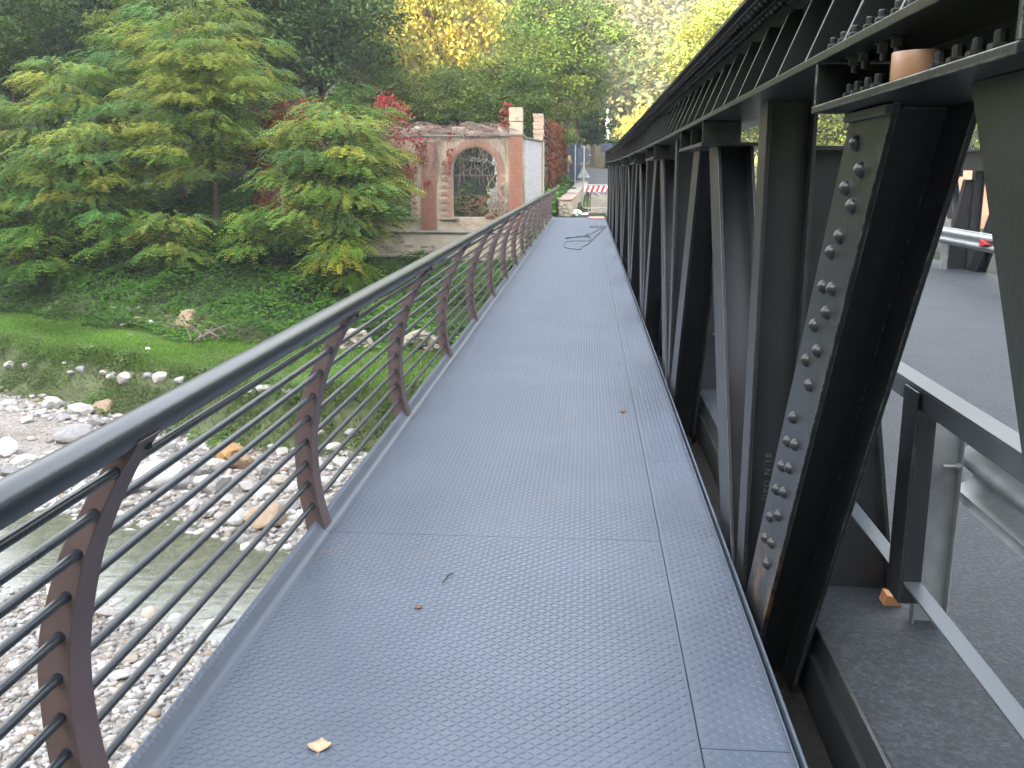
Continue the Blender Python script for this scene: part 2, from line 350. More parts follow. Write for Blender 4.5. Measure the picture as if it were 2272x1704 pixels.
def quads_mesh(name, P, D, S, L, Wd, colr, mat):
    """rhombic leaves: base P, long axis D, side S (unit), length L, half width Wd, colour per leaf."""
    n = len(P); L = np.broadcast_to(np.asarray(L, float), (n,))[:, None]; Wd = np.broadcast_to(np.asarray(Wd, float), (n,))[:, None]
    V = np.empty((n, 4, 3)); mid = P + D * L * 0.45
    V[:, 0] = P; V[:, 1] = mid + S * Wd; V[:, 2] = P + D * L; V[:, 3] = mid - S * Wd
    me = bpy.data.meshes.new(name)
    me.vertices.add(n * 4); me.vertices.foreach_set('co', V.reshape(-1).astype(np.float32))
    me.loops.add(n * 4); me.loops.foreach_set('vertex_index', np.arange(n * 4, dtype=np.int32))
    me.polygons.add(n); me.polygons.foreach_set('loop_start', np.arange(0, n * 4, 4, dtype=np.int32))
    me.update(calc_edges=True)
    a = me.attributes.new('leafcol', 'FLOAT_COLOR', 'POINT')
    c = np.ones((n, 4, 4), np.float32); c[:, :, :3] = np.asarray(colr)[:, None, :]
    a.data.foreach_set('color', c.reshape(-1))
    me.materials.append(mat); return me

def unit(a): return a / np.maximum(np.linalg.norm(a, axis=-1, keepdims=True), 1e-9)

def link(name, me, parent=None, loc=(0, 0, 0), rot=(0, 0, 0), sc=(1, 1, 1)):
    o = bpy.data.objects.new(name, me); COL.objects.link(o); o.location = loc; o.rotation_euler = rot; o.scale = sc
    if parent: o.parent = parent
    return o

# ------------------------------------------------------------------ terrain
def sst(a, b, x):
    t = np.clip((x - a) / (b - a), 0, 1); return t * t * (3 - 2 * t)
def nz(x, y, s, seed=0.0):
    return (np.sin(x * s * 1.3 + seed + 1.7 * np.sin(y * s * 0.7 + seed * 2)) + np.sin(y * s * 1.1 + seed * 3 + 1.3 * np.sin(x * s * 0.9 - seed)) + 0.5 * np.sin((x + y) * s * 2.3 + seed)) / 2.5
def yc(x): return 14.25 - 0.26 * (np.clip(x, -16, 4) + 7)
def toe_y(x): return 20.2 + 0.58 * np.clip(-7 - x, 0, 12) + 0.35 * nz(x, x * 0, 0.8, 2)
def back_y(x): return 26.2 + 0.58 * np.clip(-9.8 - x, 0, 20)
ROAD = [(3.6, 34.9, -0.05), (3.6, 42, -0.02), (3.2, 48, 0.35), (2.0, 55, 1.0), (-0.6, 62, 1.6), (-5, 68, 2.1), (-12, 73, 2.7), (-22, 77, 3.6)]
def road_at(x, y):
    """distance to the road's centre line and the road level there."""
    best = np.full(x.shape, 1e9); lev = np.zeros(x.shape)
    for (x0, y0, z0), (x1, y1, z1) in zip(ROAD[:-1], ROAD[1:]):
        dx, dy = x1 - x0, y1 - y0; t = np.clip(((x - x0) * dx + (y - y0) * dy) / (dx * dx + dy * dy), 0, 1)
        d = np.hypot(x - x0 - t * dx, y - y0 - t * dy); k = d < best
        best = np.where(k, d, best); lev = np.where(k, z0 + t * (z1 - z0), lev)
    return best, lev
def height(x, y):
    x = np.asarray(x, float); y = np.asarray(y, float)
    ty = toe_y(x); by = back_y(x)
    bed = -4.5 + 0.06 * nz(x, y, 1.1, 1) + 0.03 * nz(x, y, 3.1, 4)
    ch = np.exp(-((y - yc(x)) / 1.25) ** 2)
    bed = bed - 0.42 * ch
    bed = bed + 0.35 * sst(12.0, 7.0, y)
    near = sst(4.0, -4.0, y)
    bed = bed * (1 - near) + (-0.4) * near
    bank = sst(0, 1.7, y - ty)
    terr = -3.32 + 0.10 * np.clip((y - ty - 1.7) / 6, 0, 1) + 0.04 * nz(x, y, 1.4, 6)
    slope = 0.36 * sst(-8.0, -14.0, x) + 0.15 * (1 - sst(-8.0, -14.0, x))
    up = np.clip(y - by, 0, 13) * slope * sst(-0.5, 2.0, y - by)
    h = bed * (1 - bank) + (terr + up + 0.12 * nz(x, y, 0.9, 8) * sst(0, 3, y - by)) * bank
    # the abutment platform and the road level
    d, lev = road_at(x, y)
    plat = sst(34.6, 34.9, y) * sst(-2.3, -1.45, x) * sst(14, 10, x) * sst(70, 56, y)
    h = h * (1 - plat) + (np.where(y < 45, -0.06, lev - 0.06)) * plat
    rd = sst(5.0, 3.2, d) * sst(34.6, 34.9, y)
    h = h * (1 - rd) + (lev - 0.06) * rd
    # hills: wooded slope ahead, further off in the gap of the road, and the ridge that hides the sun
    start = 62 + 23 * sst(-16.0, 2.0, x) * sst(60, 20, x)
    hill = np.clip(y - start, 0, 400); hill = 0.43 * hill * sst(0, 14, hill) + 2.0 * nz(x, y, 0.07, 3) * sst(0, 30, hill)
    hill = np.minimum(hill, 120 + 0 * hill)
    s = math.sin(SUN_AZ) * x + math.cos(SUN_AZ) * y
    ridge = 62 * sst(-18, -96, s) + 2.5 * nz(x, y, 0.05, 5) * sst(-24, -60, s)
    right = 34 * sst(42, 130, x)
    return h + np.maximum(np.maximum(hill, ridge), right) * (1 - rd)

def terrain():
    xs = np.concatenate([np.arange(-300, -30, 6), np.arange(-30, 12, 0.4), np.arange(12, 30, 1.2), np.arange(30, 260, 6)])
    ys = np.concatenate([np.arange(-220, 2, 6), np.arange(2, 46, 0.4), np.arange(46, 80, 1.4), np.arange(80, 420, 6)])
    X, Y = np.meshgrid(xs, ys, indexing='ij'); Y0 = Y.copy()
    Y = Y + (toe_y(X) - 20.2) * sst(4, 17, Y) * sst(60, 32, Y); Z = height(X, Y)
    nx, ny = X.shape
    P = np.stack([X, Y, Z], -1).reshape(-1, 3)
    I = np.arange(nx * ny).reshape(nx, ny)
    Q = np.stack([I[:-1, :-1], I[1:, :-1], I[1:, 1:], I[:-1, 1:]], -1).reshape(-1, 4)
    cx = P[Q].mean(1); yy0 = Y0.reshape(-1)[Q].mean(1)
    ty = toe_y(cx[:, 0]); by = back_y(cx[:, 0])
    bedz = (yy0 < 20.3) & (cx[:, 1] > 1)
    grass = (~bedz) & (yy0 <= 26.5) & (cx[:, 1] > 1)
    wood = (~bedz) & (~grass) & (cx[:, 1] > 1) & (cx[:, 1] < 90) & (cx[:, 0] > -60) & (cx[:, 0] < 50)
    rest = ~(bedz | grass | wood)
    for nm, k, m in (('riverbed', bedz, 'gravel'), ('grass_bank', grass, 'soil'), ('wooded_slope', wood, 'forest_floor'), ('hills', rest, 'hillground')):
        q = Q[k]; u, inv = np.unique(q, return_inverse=True); inv = inv.reshape(q.shape)
        me = bpy.data.meshes.new(nm); me.from_pydata(P[u].tolist(), [], inv.tolist()); me.materials.append(M[m])
        me.shade_smooth()
        struct(link(nm, me))
terrain()
def hz(x, y): return float(height(np.array([x]), np.array([y]))[0])

# river
mb = MB(); nxw = 40
vv = []; ff = []
for i in range(nxw + 1):
    x = -60 + 130 * i / nxw
    for y in (-2.9, 2.9): vv.append((x, y + float(yc(x)), -4.57))
for i in range(nxw): ff.append((2 * i, 2 * i + 2, 2 * i + 3, 2 * i + 1))
mb.add(vv, ff); struct(mb.build('river_water', M['water'], smooth=0))

# far road
def strip(name, pts, half, mat, dz=0.0):
    mb = MB(); v = []; P = [Vector(p) for p in pts]; fine = []
    for a, b in zip(P[:-1], P[1:]):
        for k in range(6): fine.append(a.lerp(b, k / 6))
    fine.append(P[-1])
    for i, p in enumerate(fine):
        d = (fine[min(i + 1, len(fine) - 1)] - fine[max(i - 1, 0)]); d.z = 0; d.normalize(); n = Vector((d.y, -d.x, 0))
        v += [p - n * half + Vector((0, 0, dz)), p + n * half + Vector((0, 0, dz))]
    f = [(2 * i, 2 * i + 1, 2 * i + 3, 2 * i + 2) for i in range(len(fine) - 1)]
    mb.add(v, f); return mb.build(name, mat, smooth=60)
struct(strip('far_road', ROAD, 2.9, M['asphalt_far'], 0.03))

# bridge carriageway
mb = MB()
mb.prism([(0.905, -0.07), (0.905, -0.35), (7.5, -0.5), (7.5, -0.25), (4.2, -0.12)], lambda p: (p[0], -8, p[1]), lambda p: (p[0], 34.9, p[1]))
struct(mb.build('road_deck', M['asphalt'], smooth=0))

# ------------------------------------------------------------------ the footbridge deck
YE = 34.8
dk = thing('footbridge_walkway', 'blue grey painted steel walkway of diamond tread plates beside the truss', 'walkway', (0, 2, 0))
SEAM = 0.351; DL = -1.165; DR = 0.605
js = [1.0, 4.16, 8.38, 12.6, 16.82, 21.04, 25.26, 29.48, YE]
for a, b in zip(js[:-1], js[1:]):
    MB().box(DL, SEAM - 0.003, a + 0.003, b - 0.003, -0.008, 0.0).build('deck_plate', M['deck'], dk, smooth=0)
    prof = [(DL, 0.0), (DL - 0.012, 0.004), (DL - 0.026, 0.016), (DL - 0.042, 0.036), (DL - 0.058, 0.05), (DL - 0.066, 0.05), (DL - 0.066, -0.1), (DL - 0.06, -0.1), (DL - 0.058, 0.036), (DL - 0.04, 0.018), (DL - 0.02, -0.004), (DL, -0.008)]
    MB().prism(prof, lambda p: (p[0], a + 0.0015, p[1]), lambda p: (p[0], b - 0.0015, p[1])).build('kerb_upstand', M['deck'], dk, smooth=50)
ss = [0.8, 2.55, 5.40, 8.24, 11.1, 13.9, 16.8, 19.6, 22.4, 25.3, 28.1, 31.0, YE]
for a, b in zip(ss[:-1], ss[1:]):
    MB().box(SEAM + 0.002, DR, a + 0.0025, b - 0.0025, -0.0085, -0.0005).build('edge_plate', M['deck'], dk, smooth=0)
MB().box(DR, DR + 0.006, 0.8, YE, -0.1, 0.012).build('edge_lip', M['deck'], dk, smooth=0)
MB().box(DR + 0.02, DR + 0.028, 0.8, YE, -0.12, 0.016).box(DR + 0.028, DR + 0.05, 0.8, YE, -0.12, -0.112).build('edge_angle', M['deck'], dk, smooth=0)
MB().box(DL - 0.05, DR - 0.002, 0.8, YE, -0.02, -0.0125).build('dark_backing', M['truss'], dk, smooth=0)  # added dark sheet that backs the open plate joints so they look shaded
sb = MB()
for x in (-1.0, -0.3, 0.4): sb.box(x - 0.06, x + 0.06, 0.8, YE, -0.3, -0.0205)
sb.build('support_beam', M['truss'], dk, smooth=0)

def treads(x0, x1, y0, y1, z, prob=1.0):
    p = 0.0245
    nx = int((x1 - x0) / p); ny = int((y1 - y0) / p)
    I, J = np.meshgrid(np.arange(nx), np.arange(ny), indexing='ij'); I = I.ravel(); J = J.ravel()
    cx = x0 + (I + 0.5) * (x1 - x0) / nx; cy = y0 + (J + 0.5) * (y1 - y0) / ny
    sgn = np.where((I + J) % 2 == 0, 1.0, -1.0)
    ang = sgn * R(36)
    d = np.stack([np.cos(ang), np.sin(ang), 0 * ang], -1); s = np.stack([-np.sin(ang), np.cos(ang), 0 * ang], -1)
    return np.stack([cx, cy, np.full_like(cx, z)], -1), d, s
def tread_mesh(segs):
    P = []; D = []; S = []
    for sg in segs:
        a, b, c = treads(*sg); P.append(a); D.append(b); S.append(c)
    P = np.concatenate(P); D = np.concatenate(D); S = np.concatenate(S)
    kp = (P[:, 0] < DL - 0.03) | (P[:, 0] > DL + 0.014); P = P[kp]; D = D[kp]; S = S[kp]; n = len(P)
    V = np.empty((n, 6, 3)); up = np.array([0, 0, 1.0])
    V[:, 0] = P - D * 0.0165; V[:, 1] = P + S * 0.0052; V[:, 2] = P + D * 0.0165; V[:, 3] = P - S * 0.0052
    V[:, 4] = P - D * 0.008 + up * 0.0034; V[:, 5] = P + D * 0.008 + up * 0.0034
    k = np.arange(n)[:, None, None] * 6
    T = np.array([[0, 3, 4], [0, 4, 1]]); Q = np.array([[3, 2, 5, 4], [1, 4, 5, 2]])
    Q = np.array([[3, 2, 5, 4], [4, 5, 2, 1]])
    kx = V[..., 0] - DL; V[..., 2] += np.where(kx < 0, np.interp(-kx, [0, .012, .026, .042, .058, .07], [0, .004, .016, .036, .05, .05]), 0)
    me = bpy.data.meshes.new('tread_pattern')
    faces = np.concatenate([(k + T[None]).reshape(-1, 3).ravel(), (k + Q[None]).reshape(-1, 4).ravel()])
    me.vertices.add(n * 6); me.vertices.foreach_set('co', V.reshape(-1).astype(np.float32))
    me.loops.add(len(faces)); me.loops.foreach_set('vertex_index', faces.astype(np.int32))
    st = np.concatenate([np.arange(0, n * 6, 3), n * 6 + np.arange(0, n * 8, 4)]).astype(np.int32)
    me.polygons.add(n * 4); me.polygons.foreach_set('loop_start', st); me.update(calc_edges=True)
    me.materials.append(M['deck']); return me
segs = []
TY = 34.6
for a, b in zip(js[:-1], js[1:]):
    a = max(a, 2.0); b = min(b, TY)
    if b > a: segs.append((DL - 0.062, SEAM - 0.01, a + 0.008, b - 0.008, 0.0))
for a, b in zip(ss[:-1], ss[1:]):
    a = max(a, 2.0); b = min(b, TY)
    if b > a: segs.append((SEAM + 0.01, DR - 0.004, a + 0.008, b - 0.008, -0.0005))
tr = link('tread_pattern', tread_mesh(segs)); tr.parent = dk; attach(tr, dk); stuff(tr)

# ------------------------------------------------------------------ handrail on the river side
rl = thing('railing', 'dark steel railing with curved brown posts and nine thin rods on the river side', 'railing', (-1.2, 2, 0))
HX, HZ, HR = -1.045, 1.043, 0.04
mb = MB(); pts = [(HX, y, HZ) for y in np.linspace(-1.2, 34.2, 60)]
pts += [(HX, 34.45, HZ + 0.004), (HX + 0.005, 34.7, HZ + 0.02), (HX + 0.01, 34.9, HZ + 0.05)]
mb.tube(pts, HR, 20); mb.build('handrail', M['rail'], rl, smooth=60)
PL = [(a - 0.008, b) for a, b in [(-1.052, 1.012), (-1.091, 0.963), (-1.141, 0.879), (-1.21, 0.759), (-1.254, 0.647), (-1.284, 0.551), (-1.3, 0.454), (-1.303, 0.347), (-1.3, 0.249), (-1.29, 0.159), (-1.272, 0.069), (-1.26, -0.04)]]
PR = [(-0.998, 1.03), (-1.03, 0.987), (-1.058, 0.947), (-1.113, 0.845), (-1.165, 0.725), (-1.2, 0.604), (-1.22, 0.508), (-1.23, 0.42), (-1.231, 0.331), (-1.225, 0.233), (-1.212, 0.134), (-1.186, 0.025), (-1.172, -0.04)]
def resample(pl, n):
    P = [Vector((p[0], p[1], 0)) for p in pl]; out = []
    cum = [0]
    for a, b in zip(P[:-1], P[1:]): cum.append(cum[-1] + (b - a).length)
    def cr(i, t):
        p0, p1, p2, p3 = P[max(i - 1, 0)], P[i], P[i + 1], P[min(i + 2, len(P) - 1)]
        return 0.5 * ((2 * p1) + (p2 - p0) * t + (2 * p0 - 5 * p1 + 4 * p2 - p3) * t * t + (3 * p1 - p0 - 3 * p2 + p3) * t ** 3)
    for k in range(n):
        s = cum[-1] * k / (n - 1); i = 0
        while i < len(P) - 2 and cum[i + 1] < s: i += 1
        q = cr(i, (s - cum[i]) / (cum[i + 1] - cum[i])); out.append((q.x, q.y))
    return out
la = resample(PL, 26); ra = resample(PR, 26)
mb = MB(); T = 0.11; v = []
for (a, b) in zip(la, ra): v += [(a[0], 0, a[1]), (b[0], 0, b[1]), (b[0], T, b[1]), (a[0], T, a[1])]
f = []
for i in range(25):
    for k in range(4): f.append((4 * i + k, 4 * i + (k + 1) % 4, 4 * i + 4 + (k + 1) % 4, 4 * i + 4 + k))
f += [(0, 1, 2, 3), (100, 101, 102, 103)]
mb.add(v, f); post_me = mb.mesh('post', M['post'], 40)
tip = MB().lathe([(0.0, 0), (0.011, 0), (0.011, 0.012), (0.006, 0.016), (0.0, 0.016)], (-1.02, 0.075, 1.006), (0, 0, -1), 8).mesh('rail_bolt', M['rail'])
BARS = [(-1.066, 0.957), (-1.125, 0.855), (-1.176, 0.753), (-1.215, 0.646), (-1.241, 0.542), (-1.257, 0.433), (-1.26, 0.327), (-1.256, 0.23), (-1.239, 0.127)]
PY = [2.04 + 2.11 * k - 0.0 for k in range(-1, 16)]
foot_me = MB().box(-1.275, -1.165, -0.004, T + 0.004, -0.006, 0.028).mesh('post_foot', M['post'], 0)
for y in PY:
    y = y + 0.01
    p = child_copy(post_me, 'post', rl, Matrix.Translation((0, y, 0)))
    b = p.modifiers.new('bevel', 'BEVEL'); b.width = 0.003; b.segments = 2; b.limit_method = 'ANGLE'; b.angle_limit = R(50)
    child_copy(tip, 'rail_bolt', rl, Matrix.Translation((0, y, 0)))
for (x, z) in BARS:
    mb = MB(); mb.tube([(x, y, z + 0.0012 * math.sin(y * 2.1 + x * 50)) for y in np.linspace(-1.2, 33.75, 40)], 0.0122, 10); mb.build('rod', M['rail'], rl, smooth=60)
# collars where each rod enters a post
col_me = MB().lathe([(0.0, 0), (0.0145, 0), (0.0145, 0.003), (0.0, 0.003)], (0, 0, 0), (0, -1, 0), 10).mesh('rod_collar', M['rail'])
for y in PY[1:7]:
    for (x, z) in BARS: child_copy(col_me, 'rod_collar', rl, Matrix.Translation((x, y + 0.01, z)))

# ------------------------------------------------------------------ the truss girders
def zs(y): return -0.0085 * (y - 3) + 0.00027 * (y - 3) ** 2
def make_truss(root, fx, detail, y0, y1, dz, n0, n1, nodeoff):
    """fx maps the near girder's X to this girder's X; parts go under root."""
    pt = lambda x, y, z: (fx(x), y, z + zs(y) + dz)
    tm = M['truss']
    def ybox(mb, x0, x1, a, b, z0, z1, n=1):
        for k in range(n):
            ya = a + (b - a) * k / n; yb = a + (b - a) * (k + 1) / n
            mb.add([pt(x0, ya, z0), pt(x1, ya, z0), pt(x1, yb, z0), pt(x0, yb, z0), pt(x0, ya, z1), pt(x1, ya, z1), pt(x1, yb, z1), pt(x0, yb, z1)],
                   [(0, 3, 2, 1), (4, 5, 6, 7), (0, 1, 5, 4), (1, 2, 6, 5), (2, 3, 7, 6), (3, 0, 4, 7)])
        return mb
    bev = 0.003 if detail else 0
    for k in range(n0, n1):
        yn = nodeoff + 3.76 * k; a, b = yn - 1.88 + 0.001, yn + 1.88 - 0.001
        mb = MB()
        ybox(mb, 0.574, 0.94, a, b, 1.893, 1.914)                # lower flange
        ybox(mb, 0.745, 0.769, a, b, 1.9145, 2.2495)              # web
        ybox(mb, 0.574, 0.94, a, b, 2.25, 2.268)                # top flange
        ch = mb.build('top_chord', tm, root, smooth=0, bevel=bev)
        mb = MB(); ybox(mb, 0.600, 0.655, a, b, 2.238, 2.2485); ybox(mb, 0.735, 0.7445, a, b, 2.19, 2.2485); ybox(mb, 0.668, 0.735, a, b, 2.2395, 2.2485)
        mb.build('flange_angle', tm, ch, smooth=0, bevel=bev)
        # stiffener plates between the flanges
        for j in range(9):
            ys = yn - 1.88 + 0.209 + 0.4178 * j; tt = 0.009
            for side in ((0, 1) if detail and k < 4 else (0,)):
                poly = [(0.586, 1.9145), (0.7445, 1.9145), (0.7445, 2.189), (0.7, 2.189)] if not side else [(0.7695, 1.9145), (0.928, 1.9145), (0.81, 2.189), (0.7695, 2.189)]
                MB().prism(poly, lambda p: pt(p[0], ys - tt, p[1]), lambda p: pt(p[0], ys + tt, p[1])).build('stiffener', tm, ch, smooth=0, bevel=0.002 if detail and k < 3 else 0)
        # rivets under the top flange
        if detail:
            rv = MB(); nr = 42
            for j in range(nr):
                yr = a + (j + 0.5) * (b - a) / nr
                for xr, zr in ((0.628, 2.238), (0.701, 2.2395)):
                    rv.lathe([(0.0165, 0), (0.014, 0.008), (0.007, 0.0125)], pt(xr, yr, zr), (0, 0, -1), 8 if k < 3 else 6)
            stuff(rv.build('rivet', tm, ch, smooth=60))
        # node bracket hung under the chord
        mb = MB()
        ybox(mb, 0.574, 0.95, yn - 0.59, yn + 0.65, 1.77, 1.788)
        ybox(mb, 0.578, 0.76, yn + 0.632, yn + 0.648, 1.7885, 1.8925)
        ybox(mb, 0.578, 0.76, yn - 0.588, yn - 0.572, 1.7885, 1.8925)
        ybox(mb, 0.76, 0.775, yn - 0.588, yn + 0.648, 1.7885, 1.8925)
        if k > 0: ybox(mb, 0.6, 0.76, yn + 0.2, yn + 0.212, 1.7885, 1.8925)
        br = mb.build('bracket', M['truss_worn'] if detail and k == 0 else tm, root, smooth=0, bevel=0.0035 if detail else 0)
        if detail and k == 0:
            hexp = [(0.0, 0.0), (0.024, 0.0), (0.024, 0.004), (0.0185, 0.0045), (0.0185, 0.019), (0.0165, 0.021), (0.0105, 0.021), (0.0105, 0.036), (0.0085, 0.039), (0.0, 0.039)]
            def bolt(p, ax, sc=1.0):
                MB().lathe([(r * sc, h * sc) for r, h in hexp[:3]], p, ax, 12).lathe([(r * sc, h * sc) for r, h in hexp[3:6]], p, ax, 6).lathe([(r * sc, h * sc) for r, h in hexp[6:]], p, ax, 10).build('bolt', tm, br, smooth=30)
            for q in (0.52, 0.45, 0.36, 0.28, -0.1, -0.19, -0.28, -0.37): bolt(pt(0.64, yn + q, 1.788), (0, 0, 1), 1.15)
            for q in (0.5, 0.41, 0.26, 0.16): bolt(pt(0.64, yn + q, 1.893), (0, 0, -1), 0.95)
            for q in (0.58, 0.48, 0.38, 0.26, 0.17, 0.06, -0.04): bolt(pt(0.605, yn + q, 1.914), (0, 0, 1), 0.9)
            for (q, zq) in ((0.5, 2.08), (0.42, 2.09), (0.5, 2.17), (0.42, 2.18), (0.1, 2.0), (0.02, 2.0), (-0.2, 2.02), (-0.28, 2.02), (0.1, 2.1), (0.02, 2.1), (-0.2, 2.12), (-0.28, 2.12)):
                bolt(pt(0.733, yn + q, zq), (-1, 0, 0), 1.5)
            ybox(MB(), 0.733, 0.7445, yn - 0.5, yn + 0.6, 1.93, 2.185).build('splice_plate', tm, br, smooth=0, bevel=0.003)
        # diagonals and vertical
        def member(name, ya, za, yb, zb, bw, mat, xo=0.66, xi=0.85, tf=0.016, tw=0.011):
            A = Vector((0, ya, za)); B = Vector((0, yb, zb)); d = (B - A).normalized(); q = Vector((0, -d.z, d.y)) if d.z < 0 else Vector((0, d.z, -d.y))
            if abs(d.y) < 1e-6: q = Vector((0, 1, 0))
            mb = MB()
            def pl(xa, xb, w):
                mb.add([pt(x, (P + q * s).y, (P + q * s).z) for P in (A, B) for x, s in ((xa, -w), (xb, -w), (xb, w), (xa, w))],
                       [(0, 3, 2, 1), (4, 5, 6, 7), (0, 1, 5, 4), (1, 2, 6, 5), (2, 3, 7, 6), (3, 0, 4, 7)])
            ky = 1 / abs(d.z); q = Vector((0, 1, 0)) if ky < 1e3 else q
            pl(xo, xo + tf, bw / 2 * ky); pl(xi - tf, xi, bw / 2 * ky); pl(xo + tf, xi - tf, tw)
            q = Vector((0, -d.z, d.y)) if d.z < 0 else Vector((0, d.z, -d.y))
            return mb.build(name, mat, root, smooth=0, bevel=bev), A, d, q
        run = 1.46
        d1, A, d, q = member('diagonal', yn + 0.41, 1.7695, yn + 0.41 + 0.613 * 2.16, -0.39, 0.30, M['truss_worn'] if k == 0 and detail else tm)
        if detail and k == 0:
            # the near flange: rivets in pairs, some staggered
            rme = MB().lathe([(0.0205, -0.001), (0.0205, 0.002), (0.0175, 0.011), (0.010, 0.0175), (0.004, 0.0205), (0.0, 0.021)], (0, 0, 0), (-1, 0, 0), 14).mesh('rivet', tm, 60)
            rows = [(0.13, 0.012, 1), (0.245, 0.0, 1), (0.365, 0.0, 0), (0.475, 0.03, 1), (0.575, 0.012, 1), (0.715, 0.012, 1), (0.85, 0.012, 1), (1.1, 0.018, 1), (1.21, 0.018, 1), (1.33, 0.018, 1), (1.45, 0.018, 1), (1.6, 0.02, 1), (1.72, 0.02, 1)]
            for t, st, two in rows:
                for sg in ((1, -1) if two else (0,)):
                    P = A + d * (t - sg * st) + q * (0.042 * sg)
                    child_copy(rme, 'rivet', d1, Matrix.Translation(pt(0.66, P.y, P.z)))
            cp = MB(); P0 = A + d * 0.004; P1 = A + d * 0.03
            cp.add([pt(x, (P.y + s), P.z) for P in (P0, P1) for x, s in ((0.645, -0.178), (0.66 - 0.0005, -0.178), (0.66 - 0.0005, 0.178), (0.645, 0.178))],
                   [(0, 3, 2, 1), (4, 5, 6, 7), (0, 1, 5, 4), (1, 2, 6, 5), (2, 3, 7, 6), (3, 0, 4, 7)])
            cp.build('weld_cap', M['weld'], d1, smooth=0, bevel=0.003)
        d2, A, d, q = member('diagonal', yn - 0.37, 1.7695, yn - 0.37 - 0.613 * 2.16, -0.39, 0.30, tm, 0.662, 0.848)
        yv = yn + 1.88
        vt, A, d, q = member('vertical', yv, 1.8925, yv, -0.40, 0.165, tm, 0.6615, 0.8485)
        if detail and k == 0:
            fc = bpy.data.curves.new('lettering', 'FONT'); fc.body = 'JIPO N 18'; fc.size = 0.036; fc.extrude = 0.0012; fc.space_character = 1.35
            fc.resolution_u = 3; tmp = bpy.data.objects.new('lettering', fc); COL.objects.link(tmp)
            bpy.context.view_layer.update(); lm = bpy.data.meshes.new_from_object(tmp.evaluated_get(bpy.context.evaluated_depsgraph_get())); bpy.data.objects.remove(tmp)
            lm.materials.clear(); lm.materials.append(M['weld'])
            fo = bpy.data.objects.new('lettering', lm); COL.objects.link(fo); fo.parent = vt; attach(fo, vt)
            # reads upward on the face toward the walker
            fo.matrix_basis = Matrix.Translation((0.765, yv - 0.0125, 0.30)) @ Matrix.Rotation(R(90), 4, 'X') @ Matrix.Rotation(R(90), 4, 'Z')
        # tapered buttress on the road side of each vertical
        mb = MB()
        mb.prism([(0.8505, 1.71), (1.0, 1.71), (1.27, -0.1), (0.8505, -0.1)], lambda p: pt(p[0], yv - 0.006, p[1]), lambda p: pt(p[0], yv + 0.006, p[1]))
        bt = mb.build('buttress', tm, root, smooth=0)
        mb = MB(); ybox(mb, 0.8505, 1.02, yv - 0.075, yv + 0.075, 1.7105, 1.728)
        mb.add([pt(x, yv + s, z) for (x, z) in ((1.001, 1.7095), (1.271, -0.1)) for x, s in ((x, -0.075), (x + 0.016, -0.075), (x + 0.016, 0.075), (x, 0.075))],
               [(0, 3, 2, 1), (4, 5, 6, 7), (0, 1, 5, 4), (1, 2, 6, 5), (2, 3, 7, 6), (3, 0, 4, 7)])
        mb.build('buttress_flange', tm, bt, smooth=0, bevel=0.002)
    # top chord end plate, bottom chord and the floor edge beam
    mb = MB(); ybox(mb, 0.56, 0.955, nodeoff + 3.76 * (n1 - 1) + 1.88, nodeoff + 3.76 * (n1 - 1) + 1.9, 1.7, 2.29); mb.build('end_plate', tm, root, smooth=0)
    mb = MB(); ybox(mb, 0.574, 0.94, y0, y1, -0.42, -0.4, 12); ybox(mb, 0.74, 0.77, y0, y1, -0.85, -0.4205, 12); ybox(mb, 0.574, 0.94, y0, y1, -0.87, -0.8505, 12)
    mb.build('bottom_chord', M['dirtsteel'], root, smooth=0)
    mb = MB()
    prof = [(0.882, -0.4), (0.882, -0.21), (0.868, -0.195), (0.868, -0.175), (0.882, -0.16), (0.882, -0.045), (0.895, -0.045), (0.895, -0.4)]
    if detail:
        ya = y0
        for k in range(n0 - 1, n1 + 1):
            yb = nodeoff + 3.76 * k + 1.88
            if yb <= ya: continue
            mb = MB(); aa, bb = ya + 0.09, min(yb, y1) - 0.09
            mb.prism(prof, lambda p: (fx(p[0]), aa, p[1] + dz), lambda p: (fx(p[0]), bb, p[1] + dz)); mb.build('floor_edge_beam', M['truss'], root, smooth=30, bevel=0.002)
            ya = yb
nt_ = thing('steel_truss', 'black painted riveted steel truss girder beside the walkway', 'bridge truss', (0.757, 2, 0))
make_truss(nt_, lambda x: x, True, -3.0, 34.9, 0.0, -1, 9, 2.02)
ft_ = thing('steel_truss', 'black steel truss girder on the far side of the road', 'bridge truss', (7.4, 14, 0))
make_truss(ft_, lambda x: 8.157 - x, False, -3.0, 34.9, -0.2, 0, 9, 2.6)

# safety rail on the road side of the near truss
sr = thing('safety_rail', 'flat steel safety rail with hanging channel post behind the near truss', 'rail', (1.0, 3, 0))
MB().box(1.0, 1.07, -1.5, 33.5, 0.99, 0.997).box(1.0, 1.007, -1.5, 33.5, 0.93, 0.9895).build('top_angle', M['flatbar'], sr, smooth=0, bevel=0.0015)
MB().box(0.995, 1.05, -1.5, 33.5, 0.375, 0.383).build('lower_flat', M['flatbar'], sr, smooth=0, bevel=0.0015)
for y in (-0.8, 2.95, 6.7, 10.5, 14.2, 18.0, 21.8, 25.5):
    MB().box(0.985, 0.994, y - 0.05, y + 0.07, 0.31, 0.985).box(0.9945, 1.05, y - 0.05, y - 0.041, 0.31, 0.929).box(0.9945, 1.05, y + 0.061, y + 0.07, 0.31, 0.929).build('channel_post', M['truss'], sr, smooth=0, bevel=0.002)

